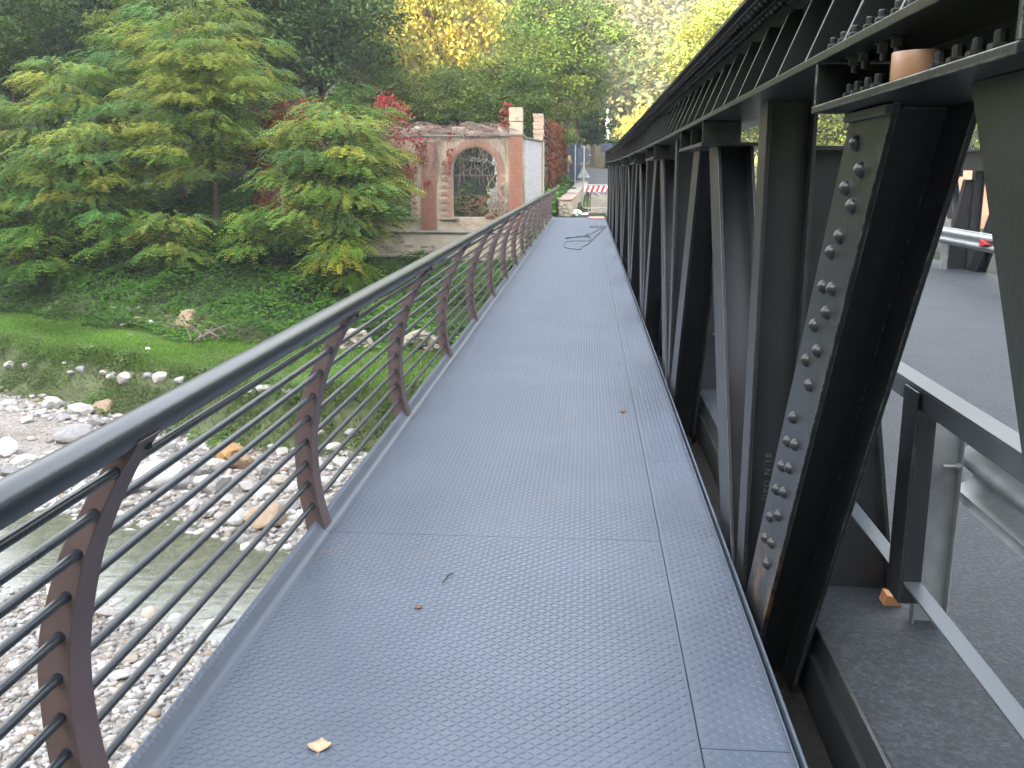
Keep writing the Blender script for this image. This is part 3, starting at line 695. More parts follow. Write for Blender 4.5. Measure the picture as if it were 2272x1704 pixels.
# guardrails
W = [(0, 0.0), (0.012, 0.012), (0.012, 0.03), (0.075, 0.055), (0.082, 0.07), (0.082, 0.095), (0.075, 0.11), (0.01, 0.135), (0.002, 0.155), (0.01, 0.175), (0.075, 0.2), (0.082, 0.215), (0.082, 0.24), (0.075, 0.255), (0.012, 0.28), (0.012, 0.298), (0, 0.31)]
def guardrail(root, fx, ys, zbase, z0, ya, yb, side):
    outer = [(p[0], p[1]) for p in W]; inner = [(p[0] - 0.004, p[1]) for p in W[::-1]]
    mb = MB(); mb.prism(outer + inner, lambda p: (fx(1.43 + p[0]), ya, z0 + p[1]), lambda p: (fx(1.43 + p[0]), yb, z0 + p[1]))
    mb.build('guard_beam', M['gal'], root, smooth=50)
    for y in ys:
        mb = MB(); a, b = fx(1.27), fx(1.40); x0, x1 = min(a, b), max(a, b)
        mb.box(x0, x1, y, y + 0.006, zbase, 0.73)
        for e in (x0, x1 - 0.006): mb.box(e, e + 0.006, y - 0.035, y - 0.0005, zbase, 0.73)
        p = mb.build('guard_post', M['gal'], root, smooth=0, bevel=0.0015)
        MB().lathe([(0.012, 0), (0.012, 0.012), (0.007, 0.0125), (0.007, 0.06), (0.0, 0.06)], (fx(1.394), y - 0.02, z0 + 0.155), (fx(0) - fx(1), 0, 0), 8).build('guard_bolt', M['gal'], p, smooth=30)
gr = thing('guardrail', 'galvanised steel guardrail between near truss and road', 'guardrail', (1.35, 3.6, -0.05))
guardrail(gr, lambda x: x, [-0.2, 3.6], -0.09, 0.4, -3, 3.74, 1)
g2 = thing('guardrail', 'galvanised steel guardrail with red reflector across the road', 'guardrail', (6.6, 15, -0.25))
guardrail(g2, lambda x: 8.157 - x, [4.0, 7.8, 11.6, 15.4, 19.3, 23.0, 26.8], -0.35, 0.28, -3, 33, -1)
rf = MB(); rf.prism([(17.1, 0.37), (17.1, 0.49), (16.75, 0.43)], lambda p: (6.66, p[0], p[1]), lambda p: (6.60, p[0], p[1])); rf.build('reflector', M['red'], g2, smooth=0)

# ------------------------------------------------------------------ small things on the bridge
tp = thing('tape_roll', 'brown packing tape roll standing on the truss bracket', 'tape roll', (0.635, 1.97, 1.785))
tz = 1.788 + zs(2.02) + 0.0005
MB().lathe([(0.04, 0.0), (0.0545, 0.0), (0.0555, 0.002), (0.0555, 0.051), (0.0545, 0.053), (0.04, 0.053), (0.04, 0.0)], (0.632, 2.0, tz), (0, 0, 1), 40).build('tape', M['tape'], tp, smooth=40)
MB().lathe([(0.0375, 0.001), (0.0398, 0.001), (0.0398, 0.052), (0.0375, 0.052), (0.0375, 0.001)], (0.632, 2.0, tz), (0, 0, 1), 32).build('core', M['card'], tp, smooth=40)

def dry_leaf(name, label, x, y, sc, rz, mat):
    pts = [(0, -0.9), (0.25, -0.75), (0.62, -0.62), (0.95, -0.2), (0.9, 0.1), (0.55, 0.35), (0.3, 0.65), (0.05, 1.0), (-0.2, 0.62), (-0.55, 0.42), (-0.95, 0.15), (-0.98, -0.15), (-0.7, -0.55), (-0.3, -0.78)]
    mb = MB(); c, s = math.cos(rz), math.sin(rz)
    def w(p, e=0): 
        h = 0.16 * (p[0] ** 2) * 0.9 + 0.07 * math.sin(p[0] * 3 + p[1] * 2) + 0.11
        return (x + sc * (p[0] * c - p[1] * s), y + sc * (p[0] * s + p[1] * c), 0.002 + sc * h + e)
    v = [w((0, 0))] + [w((p[0] * 0.5, p[1] * 0.5)) for p in pts] + [w(p) for p in pts]
    n = len(pts); f = [(0, 1 + i, 1 + (i + 1) % n) for i in range(n)] + [(1 + i, 1 + n + i, 1 + n + (i + 1) % n, 1 + (i + 1) % n) for i in range(n)]
    mb.add(v, f)
    me = mb.mesh(name, mat, 80); o = link(name, me); tag(o, label, 'leaf')
    sm = o.modifiers.new('thick', 'SOLIDIFY'); sm.thickness = 0.0008
    st = MB().tube([w((0, -0.85)), w((0.02, -1.15)), w((-0.04, -1.6))], [sc * 0.035, sc * 0.03, sc * 0.025], 6).mesh('stalk', mat)
    q = link('stalk', st); q.parent = o
    return o
dry_leaf('fallen_leaf', 'dry tan fallen leaf lying on the walkway in the foreground', -0.748, 2.475, 0.036, 0.15, M['leafdry'])
dry_leaf('fallen_leaf', 'small dark curled leaf lying beside the walkway seam', 0.263, 6.555, 0.03, 1.2, M['leafred'])
dry_leaf('fallen_leaf', 'tiny brown leaf fragment on the walkway left of the middle', -0.62, 3.4, 0.016, 2.2, M['leafred'])
tw = MB().tube([(-0.56, 3.62, 0.006), (-0.55, 3.65, 0.012), (-0.55, 3.69, 0.006), (-0.53, 3.72, 0.008)], 0.0025, 5); tag(tw.build('twig', M['cable']), 'short thin dark twig lying on the walkway', 'twig')

# the cable lying loose at the far end
cp = [(0.56, 29.2), (0.3, 29.4), (0.05, 28.9), (0.35, 28.4), (0.5, 29.0), (0.1, 25.9), (-0.05, 25.2), (0.05, 24.6), (-0.5, 24.2), (-0.45, 23.9), (-0.1, 24.9), (0.1, 23.2), (-0.45, 22.9), (-0.5, 21.4), (-0.42, 20.9), (-0.15, 20.55), (-0.1, 21.4), (0.0, 21.9), (0.12, 23.4), (0.33, 26.3), (0.55, 29.0)]
def smooth_path(P, n=6, z=0.012):
    V = [Vector((p[0], p[1], z)) for p in P]; out = []
    for i in range(len(V) - 1):
        p0, p1, p2, p3 = V[max(i - 1, 0)], V[i], V[i + 1], V[min(i + 2, len(V) - 1)]
        for k in range(n):
            t = k / n; out.append(0.5 * ((2 * p1) + (p2 - p0) * t + (2 * p0 - 5 * p1 + 4 * p2 - p3) * t * t + (3 * p1 - p0 - 3 * p2 + p3) * t ** 3))
    return out + [V[-1]]
tag(MB().tube(smooth_path(cp), 0.0075, 6).build('cable', M['cable'], smooth=60), 'loose black cable tangled on the far end of the walkway', 'cable')
mb = MB(); mb.prism([(0.12, 34.9), (0.0, 34.3), (0.1, 33.6), (0.58, 33.5), (0.58, 34.85)], lambda p: (p[0], p[1], 0.012), lambda p: (p[0], p[1], 0.045)); tag(mb.build('wooden_board', M['wood'], smooth=0), 'pinkish wooden board lying at the far right end of the walkway', 'board')
mb = MB(); mb.prism([(0, 0), (0.07, 0), (0.06, 0.035), (0.01, 0.045)], lambda p: (1.21 + p[0], 3.72, -0.076 + p[1]), lambda p: (1.21 + p[0], 3.79, -0.076 + p[1])); tag(mb.build('wood_offcut', M['wedge'], smooth=0), 'orange wood offcut lying on asphalt under the lower rail', 'wood scrap')
# crumpled plastic
def crumple(name, label, loc, r, mat, cat, flat=0.7):
    bm = bmesh.new(); bmesh.ops.create_icosphere(bm, subdivisions=3, radius=r)
    for v in bm.verts:
        k = mnoise.noise(v.co * (3.0 / r)) * 0.5 + mnoise.noise(v.co * (7.0 / r) + Vector((5, 1, 2))) * 0.3
        v.co *= 1 + k; v.co.z *= flat
    me = bpy.data.meshes.new(name); bm.to_mesh(me); bm.free(); me.materials.append(mat)
    return tag(link(name, me, loc=loc), label, cat)
crumple('plastic_bag', 'crumpled white plastic bag behind the second diagonal pair', (0.955, 8.3, 0.0), 0.085, M['white'], 'plastic bag')

# ------------------------------------------------------------------ stones
def rock_mesh(name, seed, subdiv, rough, flat, mat, angular=0.35):
    r = random.Random(seed); bm = bmesh.new(); bmesh.ops.create_icosphere(bm, subdivisions=subdiv, radius=1.0)
    off = Vector((r.uniform(0, 50), r.uniform(0, 50), r.uniform(0, 50)))
    planes = [(Vector((r.gauss(0, 1), r.gauss(0, 1), r.gauss(0, 1))).normalized(), r.uniform(0.55, 0.9)) for _ in range(9)]
    for v in bm.verts:
        p = v.co.normalized() * (1 + rough * mnoise.noise(v.co * 1.6 + off) + rough * 0.4 * mnoise.noise(v.co * 4 + off))
        for n, d in planes:
            k = p.dot(n) - d
            if k > 0: p -= n * k * (1 - (1 - angular) * 0.3)
        v.co = Vector((p.x, p.y * 0.85, p.z * flat))
    me = bpy.data.meshes.new(name); bm.to_mesh(me); bm.free(); me.materials.append(mat)
    me.shade_smooth(); me.set_sharp_from_angle(angle=R(28))
    return me
F_PX = 2100.0
PITCH = R(12.394); YAW = R(4.388)
def ray(px, py):
    fw = Vector((-math.sin(YAW) * math.cos(PITCH), math.cos(YAW) * math.cos(PITCH), -math.sin(PITCH)))
    rt = Vector((math.cos(YAW), math.sin(YAW), 0)); up = rt.cross(fw)
    return fw * F_PX + rt * (px - 1106) + up * (829.5 - py)
def on_ground(px, py):
    """where the line of sight of a measured point of the survey photograph meets the terrain."""
    d = ray(px, py).normalized(); t = 4.0; o = Vector((0, 0, 1.63))
    while t < 120:
        p = o + d * t
        if p.z <= hz(p.x, p.y): break
        t += 0.05
    return p
BR = {}
for key, m in (('stone', 'stone'), ('tan', 'stone_tan'), ('brown', 'stone_brown'), ('ochre', 'stone_orange'), ('white', 'stone_white')):
    BR[key] = [rock_mesh('boulder', 11 * k + len(key), 3, 0.28, 0.62, M[m]) for k in range(4 if key == 'stone' else 1)]
def boulder(key, px, py, wpx, label, group=None, flat=1.0, rz=None, long=1.0):
    p = on_ground(px, py + wpx * 0.22); dist = (p - Vector((0, 0, 1.63))).length
    r = wpx * dist / F_PX * 0.56
    me = random.choice(BR[key])
    o = link('boulder', me, loc=(p.x, p.y, p.z + r * (0.28 if p.z < -4.2 else -0.02)), rot=(random.uniform(-.15, .15), random.uniform(-.15, .15), random.uniform(0, 6.28) if rz is None else rz), sc=(r * long, r, r * flat))
    return tag(o, label, 'boulder', group)
boulder('tan', 225, 880, 48, 'rounded tan boulder at the foot of the grassy bank')
boulder('stone', 169, 882, 52, 'cream boulder beside the rounded tan one under the bank', flat=.8)
boulder('white', 116, 869, 42, 'pale blocky boulder at the bank foot by the sandy gravel')
boulder('stone', 12, 968, 62, 'large grey boulder at the left edge of the far shore')
boulder('stone', 168, 934, 78, 'broad white boulder on the gravel above the handrail', flat=.75)
boulder('stone', 348, 1020, 105, 'long sloping pale slab among the rocks across the water', rz=0.5, long=1.25, flat=.8)
boulder('ochre', 493, 971, 62, 'ochre orange boulder topmost in the rock pile')
boulder('brown', 525, 992, 58, 'rough dark brown boulder beside the ochre one')
boulder('white', 514, 1116, 54, 'bright white boulder standing at the water edge')
boulder('tan', 577, 1112, 92, 'big tan brown boulder at the water edge beside the railing post', rz=0.4, flat=.9)
GB = 'pale boulders on the far river shore'
for (px, py, wp) in [(211, 911, 36), (53, 996, 46), (21, 1017, 42), (85, 1080, 60), (173, 1066, 42), (461, 1003, 48), (430, 1013, 46), (391, 1044, 46), (458, 1040, 88), (489, 1073, 40), (570, 1063, 52), (570, 1013, 46), (627, 1091, 44), (451, 1105, 40), (349, 964, 56), (300, 965, 46), (240, 960, 40), (120, 1045, 34), (600, 1035, 40), (640, 1050, 42), (410, 1085, 34), (535, 1050, 40), (330, 1080, 36), (270, 1055, 40), (655, 1110, 36), (230, 1040, 34), (60, 905, 30), (140, 900, 26), (90, 890, 28), (20, 870, 30), (260, 900, 30), (300, 920, 28), (200, 1000, 34), (120, 980, 30), (680, 1000, 44), (720, 965, 40), (700, 1040, 46), (660, 975, 36), (740, 1000, 44), (760, 930, 34), (690, 930, 32), (40, 1060, 36), (10, 1045, 34), (610, 975, 32)]:
    boulder('stone', px, py, wp, 'pale grey or cream boulder on the gravel of the far river shore', GB, flat=random.uniform(.75, 1.05))
BK = 'white stones along the edge of the grassy terrace'
for (px, py, wp) in [(271, 806, 44), (245, 806, 26), (345, 806, 40), (318, 806, 22), (394, 814, 30), (176, 793, 26), (158, 800, 22), (58, 786, 22), (25, 782, 26), (577, 830, 44), (620, 838, 26), (225, 800, 22), (545, 842, 24), (462, 828, 22)]:
    boulder('stone', px, py, wp, 'whitish stone half buried along the grassy terrace edge', BK, flat=.9)
HB = 'pale rocks in the ivy under the acacias'
for (px, py, wp) in [(246, 662, 16), (280, 664, 14), (295, 662, 14), (300, 690, 34), (322, 694, 22), (266, 700, 14), (392, 698, 14), (283, 722, 12)]:
    boulder('tan' if wp > 30 else 'stone', px, py, wp, 'small pale rock showing through the ivy on the bank', HB)
boulder('tan', 410, 688, 52, 'pointed tan rock outcrop on the ivy bank', flat=1.7)

# countable cobbles on the near shore, then the gravel itself
CB = [rock_mesh('cobble', 300 + k, 2, 0.2, 0.6, M['stone'], 0.2) for k in range(6)]
rc = random.Random(5); placed = 0; spots = []
while placed < 285:
    y = rc.uniform(6.4, 13.6); x = rc.uniform(-10.8, -2.2)
    if y > yc(x) - 1.6: continue
    if any((x - a) ** 2 + (y - b) ** 2 < (0.8 * (c + 0.07)) ** 2 for a, b, c in spots): continue
    r = rc.choice([0.055, 0.06, 0.07, 0.08, 0.095, 0.125]) * rc.uniform(.85, 1.15)
    spots.append((x, y, r)); placed += 1
    o = link('cobble', rc.choice(CB), loc=(x, y, hz(x, y) + r * 0.25), rot=(rc.uniform(-.3, .3), rc.uniform(-.3, .3), rc.uniform(0, 6.28)), sc=(r * rc.uniform(1, 1.35), r, r * rc.uniform(.7, 1)))
    tag(o, 'pale river cobble lying on the near gravel shore', 'cobble', 'cobbles on the near gravel shore')

def gravel(name, n, area, rlo, rhi, seed, p_exp=2.5, zfix=None):
    g = np.random.default_rng(seed)
    bm = bmesh.new(); bmesh.ops.create_icosphere(bm, subdivisions=1, radius=1.0)
    bv = np.array([v.co[:] for v in bm.verts]); bf = np.array([[v.index for v in f.verts] for f in bm.faces]); bm.free()
    # a coarser ball for the small ones
    x, y = area(g, n); n = len(x)
    z = height(x, y) if zfix is None else zfix - 0.015 * (x - 0.9)
    r = rlo + (rhi - rlo) * g.random(n) ** p_exp
    ang = g.random(n) * 6.28
    jit = 1 + 0.22 * (g.random((n, len(bv), 1)) - 0.5) * 2
    V = bv[None] * jit * np.stack([r * g.uniform(1, 1.5, n), r * g.uniform(.8, 1, n), r * g.uniform(.45, .8, n)], -1)[:, None, :]
    c, s = np.cos(ang)[:, None], np.sin(ang)[:, None]
    X = V[..., 0] * c - V[..., 1] * s + x[:, None]; Y = V[..., 0] * s + V[..., 1] * c + y[:, None]; Z = V[..., 2] + (z + r * 0.2)[:, None]
    V = np.stack([X, Y, Z], -1); k = len(bv); m = len(bf)
    F = (bf[None] + (np.arange(n) * k)[:, None, None]).reshape(-1)
    me = bpy.data.meshes.new(name); me.vertices.add(n * k); me.vertices.foreach_set('co', V.reshape(-1).astype(np.float32))
    me.loops.add(n * m * 3); me.loops.foreach_set('vertex_index', F.astype(np.int32))
    me.polygons.add(n * m); me.polygons.foreach_set('loop_start', np.arange(0, n * m * 3, 3, dtype=np.int32)); me.update(calc_edges=True)
    a = me.attributes.new('tone', 'FLOAT', 'POINT'); a.data.foreach_set('value', np.repeat(g.random(n), k).astype(np.float32))
    me.materials.append(M['stone']); me.shade_smooth()
    return stuff(link(name, me))
def ar_near(g, n):
    x = g.uniform(-12, -1.2, n); y = g.uniform(5.6, 14.0, n); k = y < yc(x) - 1.4 + 0.25 * nz(x, y * 0, 2.0, 3); return x[k], y[k]
def ar_far(g, n):
    x = g.uniform(-20, -1.0, n); y = g.uniform(14.9, 26.5, n); ty = toe_y(x)
    sand = (x < -9.8) & (y > 18.8) & (y < ty - 1.2)
    k = (y < ty + 0.25) & (y > yc(x) + 1.3) & (~sand | (g.random(n) < 0.1)); return x[k], y[k]
def ar_bed(g, n):
    x = g.uniform(-15, -1.5, n); y = yc(x) + g.uniform(-1.6, 1.6, n); return x, y
gravel('gravel', 18000, ar_near, 0.016, 0.07, 1, 2.4)
gravel('gravel', 14000, ar_far, 0.025, 0.12, 2, 2.8)
def ar_grit(g, n): return g.uniform(0.93, 2.3, n), g.uniform(1.4, 5.5, n)
gravel('road_grit', 700, ar_grit, 0.002, 0.007, 8, 3.0, -0.078)
gravel('riverbed_stones', 1300, ar_bed, 0.04, 0.17, 3, 2.0)

# ------------------------------------------------------------------ grass and ground cover
def pick(cols, n, g, jit=0.18):
    c = np.array(cols)[g.integers(0, len(cols), n)]
    return c * (1 + jit * g.normal(size=(n, 1))).clip(0.4, 1.8)
def grass(name, n, area, hlo, hhi, cols, seed):
    g = np.random.default_rng(seed); x, y = area(g, n); n = len(x); z = height(x, y) - 0.01
    a = g.random(n) * 6.28; lean = g.uniform(0.3, 1.7, n)
    D = unit(np.stack([np.cos(a) * lean, np.sin(a) * lean, np.ones(n)], -1)); S = np.stack([-np.sin(a), np.cos(a), 0 * a], -1)
    h = g.uniform(hlo, hhi, n) * (0.75 + 0.5 * (nz(x, y, 1.3, 9) + 0.5))
    tone = (0.85 + 0.3 * nz(x, y, 0.9, 4))[:, None]
    return stuff(link(name, quads_mesh(name, np.stack([x, y, z], -1), D, S, h.clip(0.03, 1), g.uniform(0.006, 0.014, n), pick(cols, n, g) * tone, M['leaf'])))
def ar_terr(g, n):
    x = g.uniform(-25, -1.5, n); ty = toe_y(x); by = back_y(x); lo = ty + 1.2; return x, lo + (by + 0.8 - lo) * g.random(n)
def ar_edge(g, n):
    x = g.uniform(-25, -1.5, n); y = toe_y(x) + g.uniform(-0.05, 1.9, n)
    k = nz(x, y, 1.9, 12) > -0.75 + 0.5 * (g.random(n) - .5); return x[k], y[k]
grass('grass', 155000, ar_terr, 0.04, 0.12, [(0.13, 0.29, 0.03), (0.16, 0.32, 0.04), (0.1, 0.24, 0.03), (0.21, 0.29, 0.055)], 11)
grass('bank_grass', 42000, ar_edge, 0.05, 0.15, [(0.11, 0.21, 0.04), (0.15, 0.2, 0.06), (0.2, 0.18, 0.1), (0.09, 0.18, 0.04)], 12)

def cover(name, n, area, size, cols, seed, lift=0.35, scale=1.0):
    g = np.random.default_rng(seed); x, y = area(g, n); n = len(x)
    hump = np.clip(0.5 + 0.9 * nz(x, y, 1.1, 21) + 0.5 * nz(x, y, 2.9, 5), 0.02, 2)
    z = height(x, y) + hump * lift * g.random(n) ** 0.45
    a = g.random(n) * 6.28
    D = unit(np.stack([np.cos(a), np.sin(a) - 0.35, g.uniform(-0.5, 0.35, n)], -1)); nrm = unit(np.stack([g.normal(0, .35, n), g.normal(-.5, .3, n), np.ones(n)], -1))
    S = unit(np.cross(nrm, D)); tone = (0.9 + 0.35 * nz(x, y, 0.7, 2))[:, None].clip(.4, 1.5)
    return stuff(link(name, quads_mesh(name, np.stack([x, y, z], -1), D, S, g.uniform(.7, 1.3, n) * size, g.uniform(.3, .45, n) * size, pick(cols, n, g) * tone, M['leaf'])))
def ar_weed(g, n):
    x = g.uniform(-25, -1.5, n); y = toe_y(x) + g.uniform(-0.25, 2.0, n); k = nz(x, y, 2.3, 31) > -0.05; return x[k], y[k]
cover('bank_weeds', 26000, ar_weed, 0.075, [(.08, .17, .03), (.12, .2, .04), (.06, .13, .025), (.17, .19, .06)], 19, 0.22)
def ar_slope(g, n):
    x = g.uniform(-27, -1.7, n); y = g.uniform(25, 47, n); by = back_y(x)
    k = (y > by - 0.1 + 0.7 * nz(x, y, 0.8, 3)) & (y < by + 12) & ~((x > -12.8) & (y > 36.4) & (y < 44)) & (nz(x, y, 1.5, 14) > -1.2); return x[k], y[k]
IVY = [(0.055, 0.15, 0.018), (0.075, 0.18, 0.02), (0.042, 0.115, 0.016), (0.1, 0.19, 0.026)]
cover('ground_ivy', 150000, ar_slope, 0.12, IVY, 13, 0.5)
def ar_inside(g, n): return g.uniform(-9, -3.2, n), g.uniform(38.6, 41.6, n)
cover('undergrowth', 5000, ar_inside, 0.2, [(.07, .13, .025), (.1, .15, .03), (.05, .1, .02)], 17, 1.7)
def ar_under(g, n):
    x = g.uniform(-34, 3, n); y = g.uniform(44, 62, n); d, _ = road_at(x, y); k = d > 4.2; return x[k], y[k]
cover('undergrowth', 26000, ar_under, 0.34, [(0.03, 0.065, 0.015), (0.05, 0.085, 0.018), (0.1, 0.095, 0.02)], 14, 1.0)
def ar_low(g, n): return g.uniform(-1, 16, n), g.uniform(70, 98, n)
cover('undergrowth', 9000, ar_low, 0.5, [(.12, .15, .04), (.2, .2, .05), (.28, .25, .06), (.09, .12, .035)], 18, 2.4)
def ar_gap(g, n):
    x = g.uniform(-2.35, -0.9, n); y = g.uniform(34.4, 52, n); k = (x < -1.12 + 0.055 * (y - 37.4)) & (x > -2.3 + 0.05 * (y - 37)); return x[k], y[k]
cover('undergrowth', 5200, ar_gap, 0.15, IVY + [(0.09, 0.12, 0.03)], 15, 0.85)
def ar_verge(g, n):
    x = g.uniform(-0.45, 0.55, n); y = g.uniform(41.5, 48, n); return x, y
cover('verge_grass', 1800, ar_verge, 0.1, [(0.08, 0.13, 0.03), (0.12, 0.15, 0.04)], 16, 0.2)

# ------------------------------------------------------------------ the ruined wall with arched windows
FY = 37.0; TH = 0.5
ru = thing('ruined_wall', 'ruined plaster and brick facade with an arched window opening', 'ruin', (-5, 37, -1.7))
WC = [-4.244, -7.534, -10.824]; WR = 0.862; ZS = 1.60; ZB = -0.11; XL = -12.9; XRT = -2.43; ZT = 2.86
def arch_strip(mb, cx, x0, x1, zlo, ztop, yf, yb, n=18):
    """wall between x0 and x1 with the arched hole of the window at cx, front and back faces and reveal."""
    out = [(cx - WR, ZB)] + [(cx - WR, ZS)] + [(cx - WR * math.cos(PI * k / n), ZS + WR * math.sin(PI * k / n)) for k in range(1, n)] + [(cx + WR, ZS), (cx + WR, ZB)]
    for y, s in ((yf, 1), (yb, -1)):
        v = []; f = []
        for (x, z) in out: v.append((x, y, z))
        m = len(out)
        tops = [(x0, y, z) if i == 0 else (x, y, ztop) for i, (x, z) in enumerate(out)]
        # left jamb, right jamb, sill, spandrel
        mb.add([(x0, y, zlo), (x1, y, zlo), (x1, y, ZB), (x0, y, ZB)], [(0, 1, 2, 3)])
        mb.add([(x0, y, ZB), (cx - WR, y, ZB), (cx - WR, y, ZS), (x0, y, ZS)], [(0, 1, 2, 3)])
        mb.add([(cx + WR, y, ZB), (x1, y, ZB), (x1, y, ZS), (cx + WR, y, ZS)], [(0, 1, 2, 3)])
        A = [(cx - WR * math.cos(PI * k / n), ZS + WR * math.sin(PI * k / n)) for k in range(n + 1)]
        mb.add([(x0, y, ZS), (A[0][0], y, ZS), (A[0][0], y, ztop), (x0, y, ztop)], [(0, 1, 2, 3)])
        mb.add([(A[-1][0], y, ZS), (x1, y, ZS), (x1, y, ztop), (A[-1][0], y, ztop)], [(0, 1, 2, 3)])
        for k in range(n):
            mb.add([(A[k][0], y, A[k][1]), (A[k + 1][0], y, A[k + 1][1]), (A[k + 1][0], y, ztop), (A[k][0], y, ztop)], [(0, 1, 2, 3)])
    for (a, b) in zip(out[:-1], out[1:]): mb.add([(a[0], yf, a[1]), (b[0], yf, b[1]), (b[0], yb, b[1]), (a[0], yb, a[1])], [(0, 1, 2, 3)])
    mb.add([(out[0][0], yf, ZB), (out[-1][0], yf, ZB), (out[-1][0], yb, ZB), (out[0][0], yb, ZB)], [(0, 1, 2, 3)])
mb = MB()
for cx in WC: arch_strip(mb, cx, cx - 1.645, cx + 1.645, -0.58, ZT, FY, FY + TH)
mb.box(WC[0] + 1.645, XRT, FY, FY + TH, -0.58, ZT)
mb.add([(WC[2] - 1.645, FY, -0.58), (WC[2] - 1.645, FY + TH, -0.58), (WC[2] - 1.645, FY + TH, ZT), (WC[2] - 1.645, FY, ZT)], [(0, 1, 2, 3)])
mb.build('wall', M['plaster'], ru, smooth=0)
# battered rubble base with its stones
MB().prism([(FY - 0.05, -0.72), (FY - 0.32, -2.6), (FY + TH, -2.6), (FY + TH, -0.72)], lambda p: (XL + 0.4, p[0], p[1]), lambda p: (XRT + 0.1, p[0], p[1])).build('wall_base', M['plaster'], ru, smooth=0)
g = random.Random(9); mb = MB(); z = -0.95
while z > -2.5:
    hgt = g.uniform(0.1, 0.2); x = XL + 0.5
    while x < XRT:
        wd = g.uniform(0.15, 0.45)
        if g.random() < (0.25 if z > -1.25 else 0.75):
            yy = FY - 0.05 - 0.27 * (-0.72 - z) / 1.88
            a, b = x, min(x + wd - 0.03, XRT + 0.08)
            j = lambda: g.uniform(-0.02, 0.02)
            if b - a > 0.06:
                mb.add([(a + j(), yy + .03, z - hgt + j()), (b + j(), yy + .03, z - hgt + j()), (b + j(), yy + .03, z + j()), (a + j(), yy + .03, z + j()),
                        (a + .02 + j(), yy - .035 + j(), z - hgt + .02), (b - .02 + j(), yy - .035 + j(), z - hgt + .02), (b - .02, yy - .035 + j(), z - .03 + j()), (a + .02, yy - .035 + j(), z - .03 + j())],
                       [(4, 5, 6, 7), (0, 1, 5, 4), (1, 2, 6, 5), (2, 3, 7, 6), (3, 0, 4, 7)])
        x += wd
    z -= hgt + 0.02
ob = mb.build('rubble_stones', M['stone_wall'], ru, smooth=0); stuff(ob)
MB().prism([(FY - 0.14, -0.6), (FY - 0.16, -0.66), (FY - 0.1, -0.72), (FY + 0.1, -0.72), (FY + 0.1, -0.581), (FY - 0.05, -0.581)], lambda p: (XL + 0.4, p[0], p[1]), lambda p: (XRT + 0.12, p[0], p[1])).build('ledge', M['ledge'], ru, smooth=0)
MB().box(XL + 0.4, XRT + 0.06, FY - 0.1, FY + TH + 0.05, ZT + 0.001, ZT + 0.06).build('cornice', M['cornice'], ru, smooth=0)
# what is left of the parapet over the cornice
g = random.Random(4); x = XL + 0.5
mbp = MB()
while x < XRT - 0.6:
    wd = g.uniform(0.3, 0.8); hgt = g.uniform(0.1, 0.36); mbp.box(x, min(x + wd, XRT - 0.56), FY + 0.05, FY + TH - 0.06, ZT + 0.061, ZT + 0.061 + hgt); x += wd
mbp.build('parapet', M['mortar'], ru, smooth=0)
# brick pieces: pilasters, arch rings and toothed jambs
bricks = {}
def brick_mesh(w_, h_, m):
    key = (round(w_, 2), round(h_, 3), m)
    if key not in bricks:
        me = MB().box(-w_ / 2, w_ / 2, -0.06, 0.06, -h_ / 2, h_ / 2).mesh('brick', M[m], 0); bricks[key] = me
    return bricks[key]
cnt = [0]; rest = MB(); gb = random.Random(3)
def brick(x, z, w_, h_, m, ang=0.0, proud=0.05):
    cnt[0] += 1
    y = FY + 0.06 - proud + gb.uniform(-0.006, 0.006)
    if cnt[0] <= 298:
        o = child_copy(brick_mesh(w_, h_, m), 'brick', ru, Matrix.Translation((x, y, z)) @ Matrix.Rotation(-ang, 4, 'Y'))
    else:
        c, s = math.cos(ang), math.sin(ang); v = []
        for yy in (y - .06, y + .06):
            for (a, b) in ((-1, -1), (1, -1), (1, 1), (-1, 1)): v.append((x + a * w_ / 2 * c - b * h_ / 2 * s, yy, z + a * w_ / 2 * s + b * h_ / 2 * c))
        rest.add(v, [(0, 1, 2, 3), (0, 4, 5, 1), (1, 5, 6, 2), (2, 6, 7, 3), (3, 7, 4, 0)])
def arch_bricks(cx, m, full=True):
    nv = 46
    for k in range(nv):
        a = PI * (k + 0.5) / nv; rr = WR + 0.145
        brick(cx - rr * math.cos(a), ZS + rr * math.sin(a), 0.25, 0.046, m, PI - a, 0.055)
    z = ZB + 0.035; k = 0
    while z < ZS:
        for sg in (-1, 1):
            w_ = 0.25 if (k // 2) % 2 == 0 else 0.13
            if sg > 0 and 0.0 < z < 1.1 and gb.random() < 0.3: continue      # the broken right jamb
            brick(cx + sg * (WR + 0.012 + w_ / 2), z, w_, 0.055, m, 0, 0.055)
            if k % 4 < 2 and sg < 0: brick(cx + sg * (WR + 0.012 + 0.25 + 0.075), z, 0.13, 0.055, m, 0, 0.05)
        z += 0.068; k += 1
def pilaster(x0, x1, z0, z1, m, proud):
    MB().box(x0 + .006, x1 - .006, FY - proud + 0.035, FY - 0.001, z0, z1).build('pilaster', M['mortar'], ru, smooth=0)
    z = z0 + 0.032; k = 0
    while z < z1 - 0.02:
        x = x0
        if k % 2: ws = [0.125, 0.25, x1 - x0 - 0.375]
        else: ws = [0.25, 0.25, x1 - x0 - 0.5]
        for w_ in ws:
            if w_ > 0.03: brick(x + w_ / 2, z, w_ - 0.016, 0.049, m, 0, proud + 0.04)
            x += w_
        z += 0.069; k += 1
arch_bricks(WC[0], 'brick_pale')
pilaster(-2.945, -2.43, -0.55, ZT - 0.001, 'brick', 0.09)
pilaster(-6.27, -5.68, -0.57, 2.72, 'brick', 0.07)
arch_bricks(WC[1], 'brick_pale'); pilaster(-9.56, -8.97, -0.57, 1.9, 'brick', 0.07); arch_bricks(WC[2], 'brick_pale')
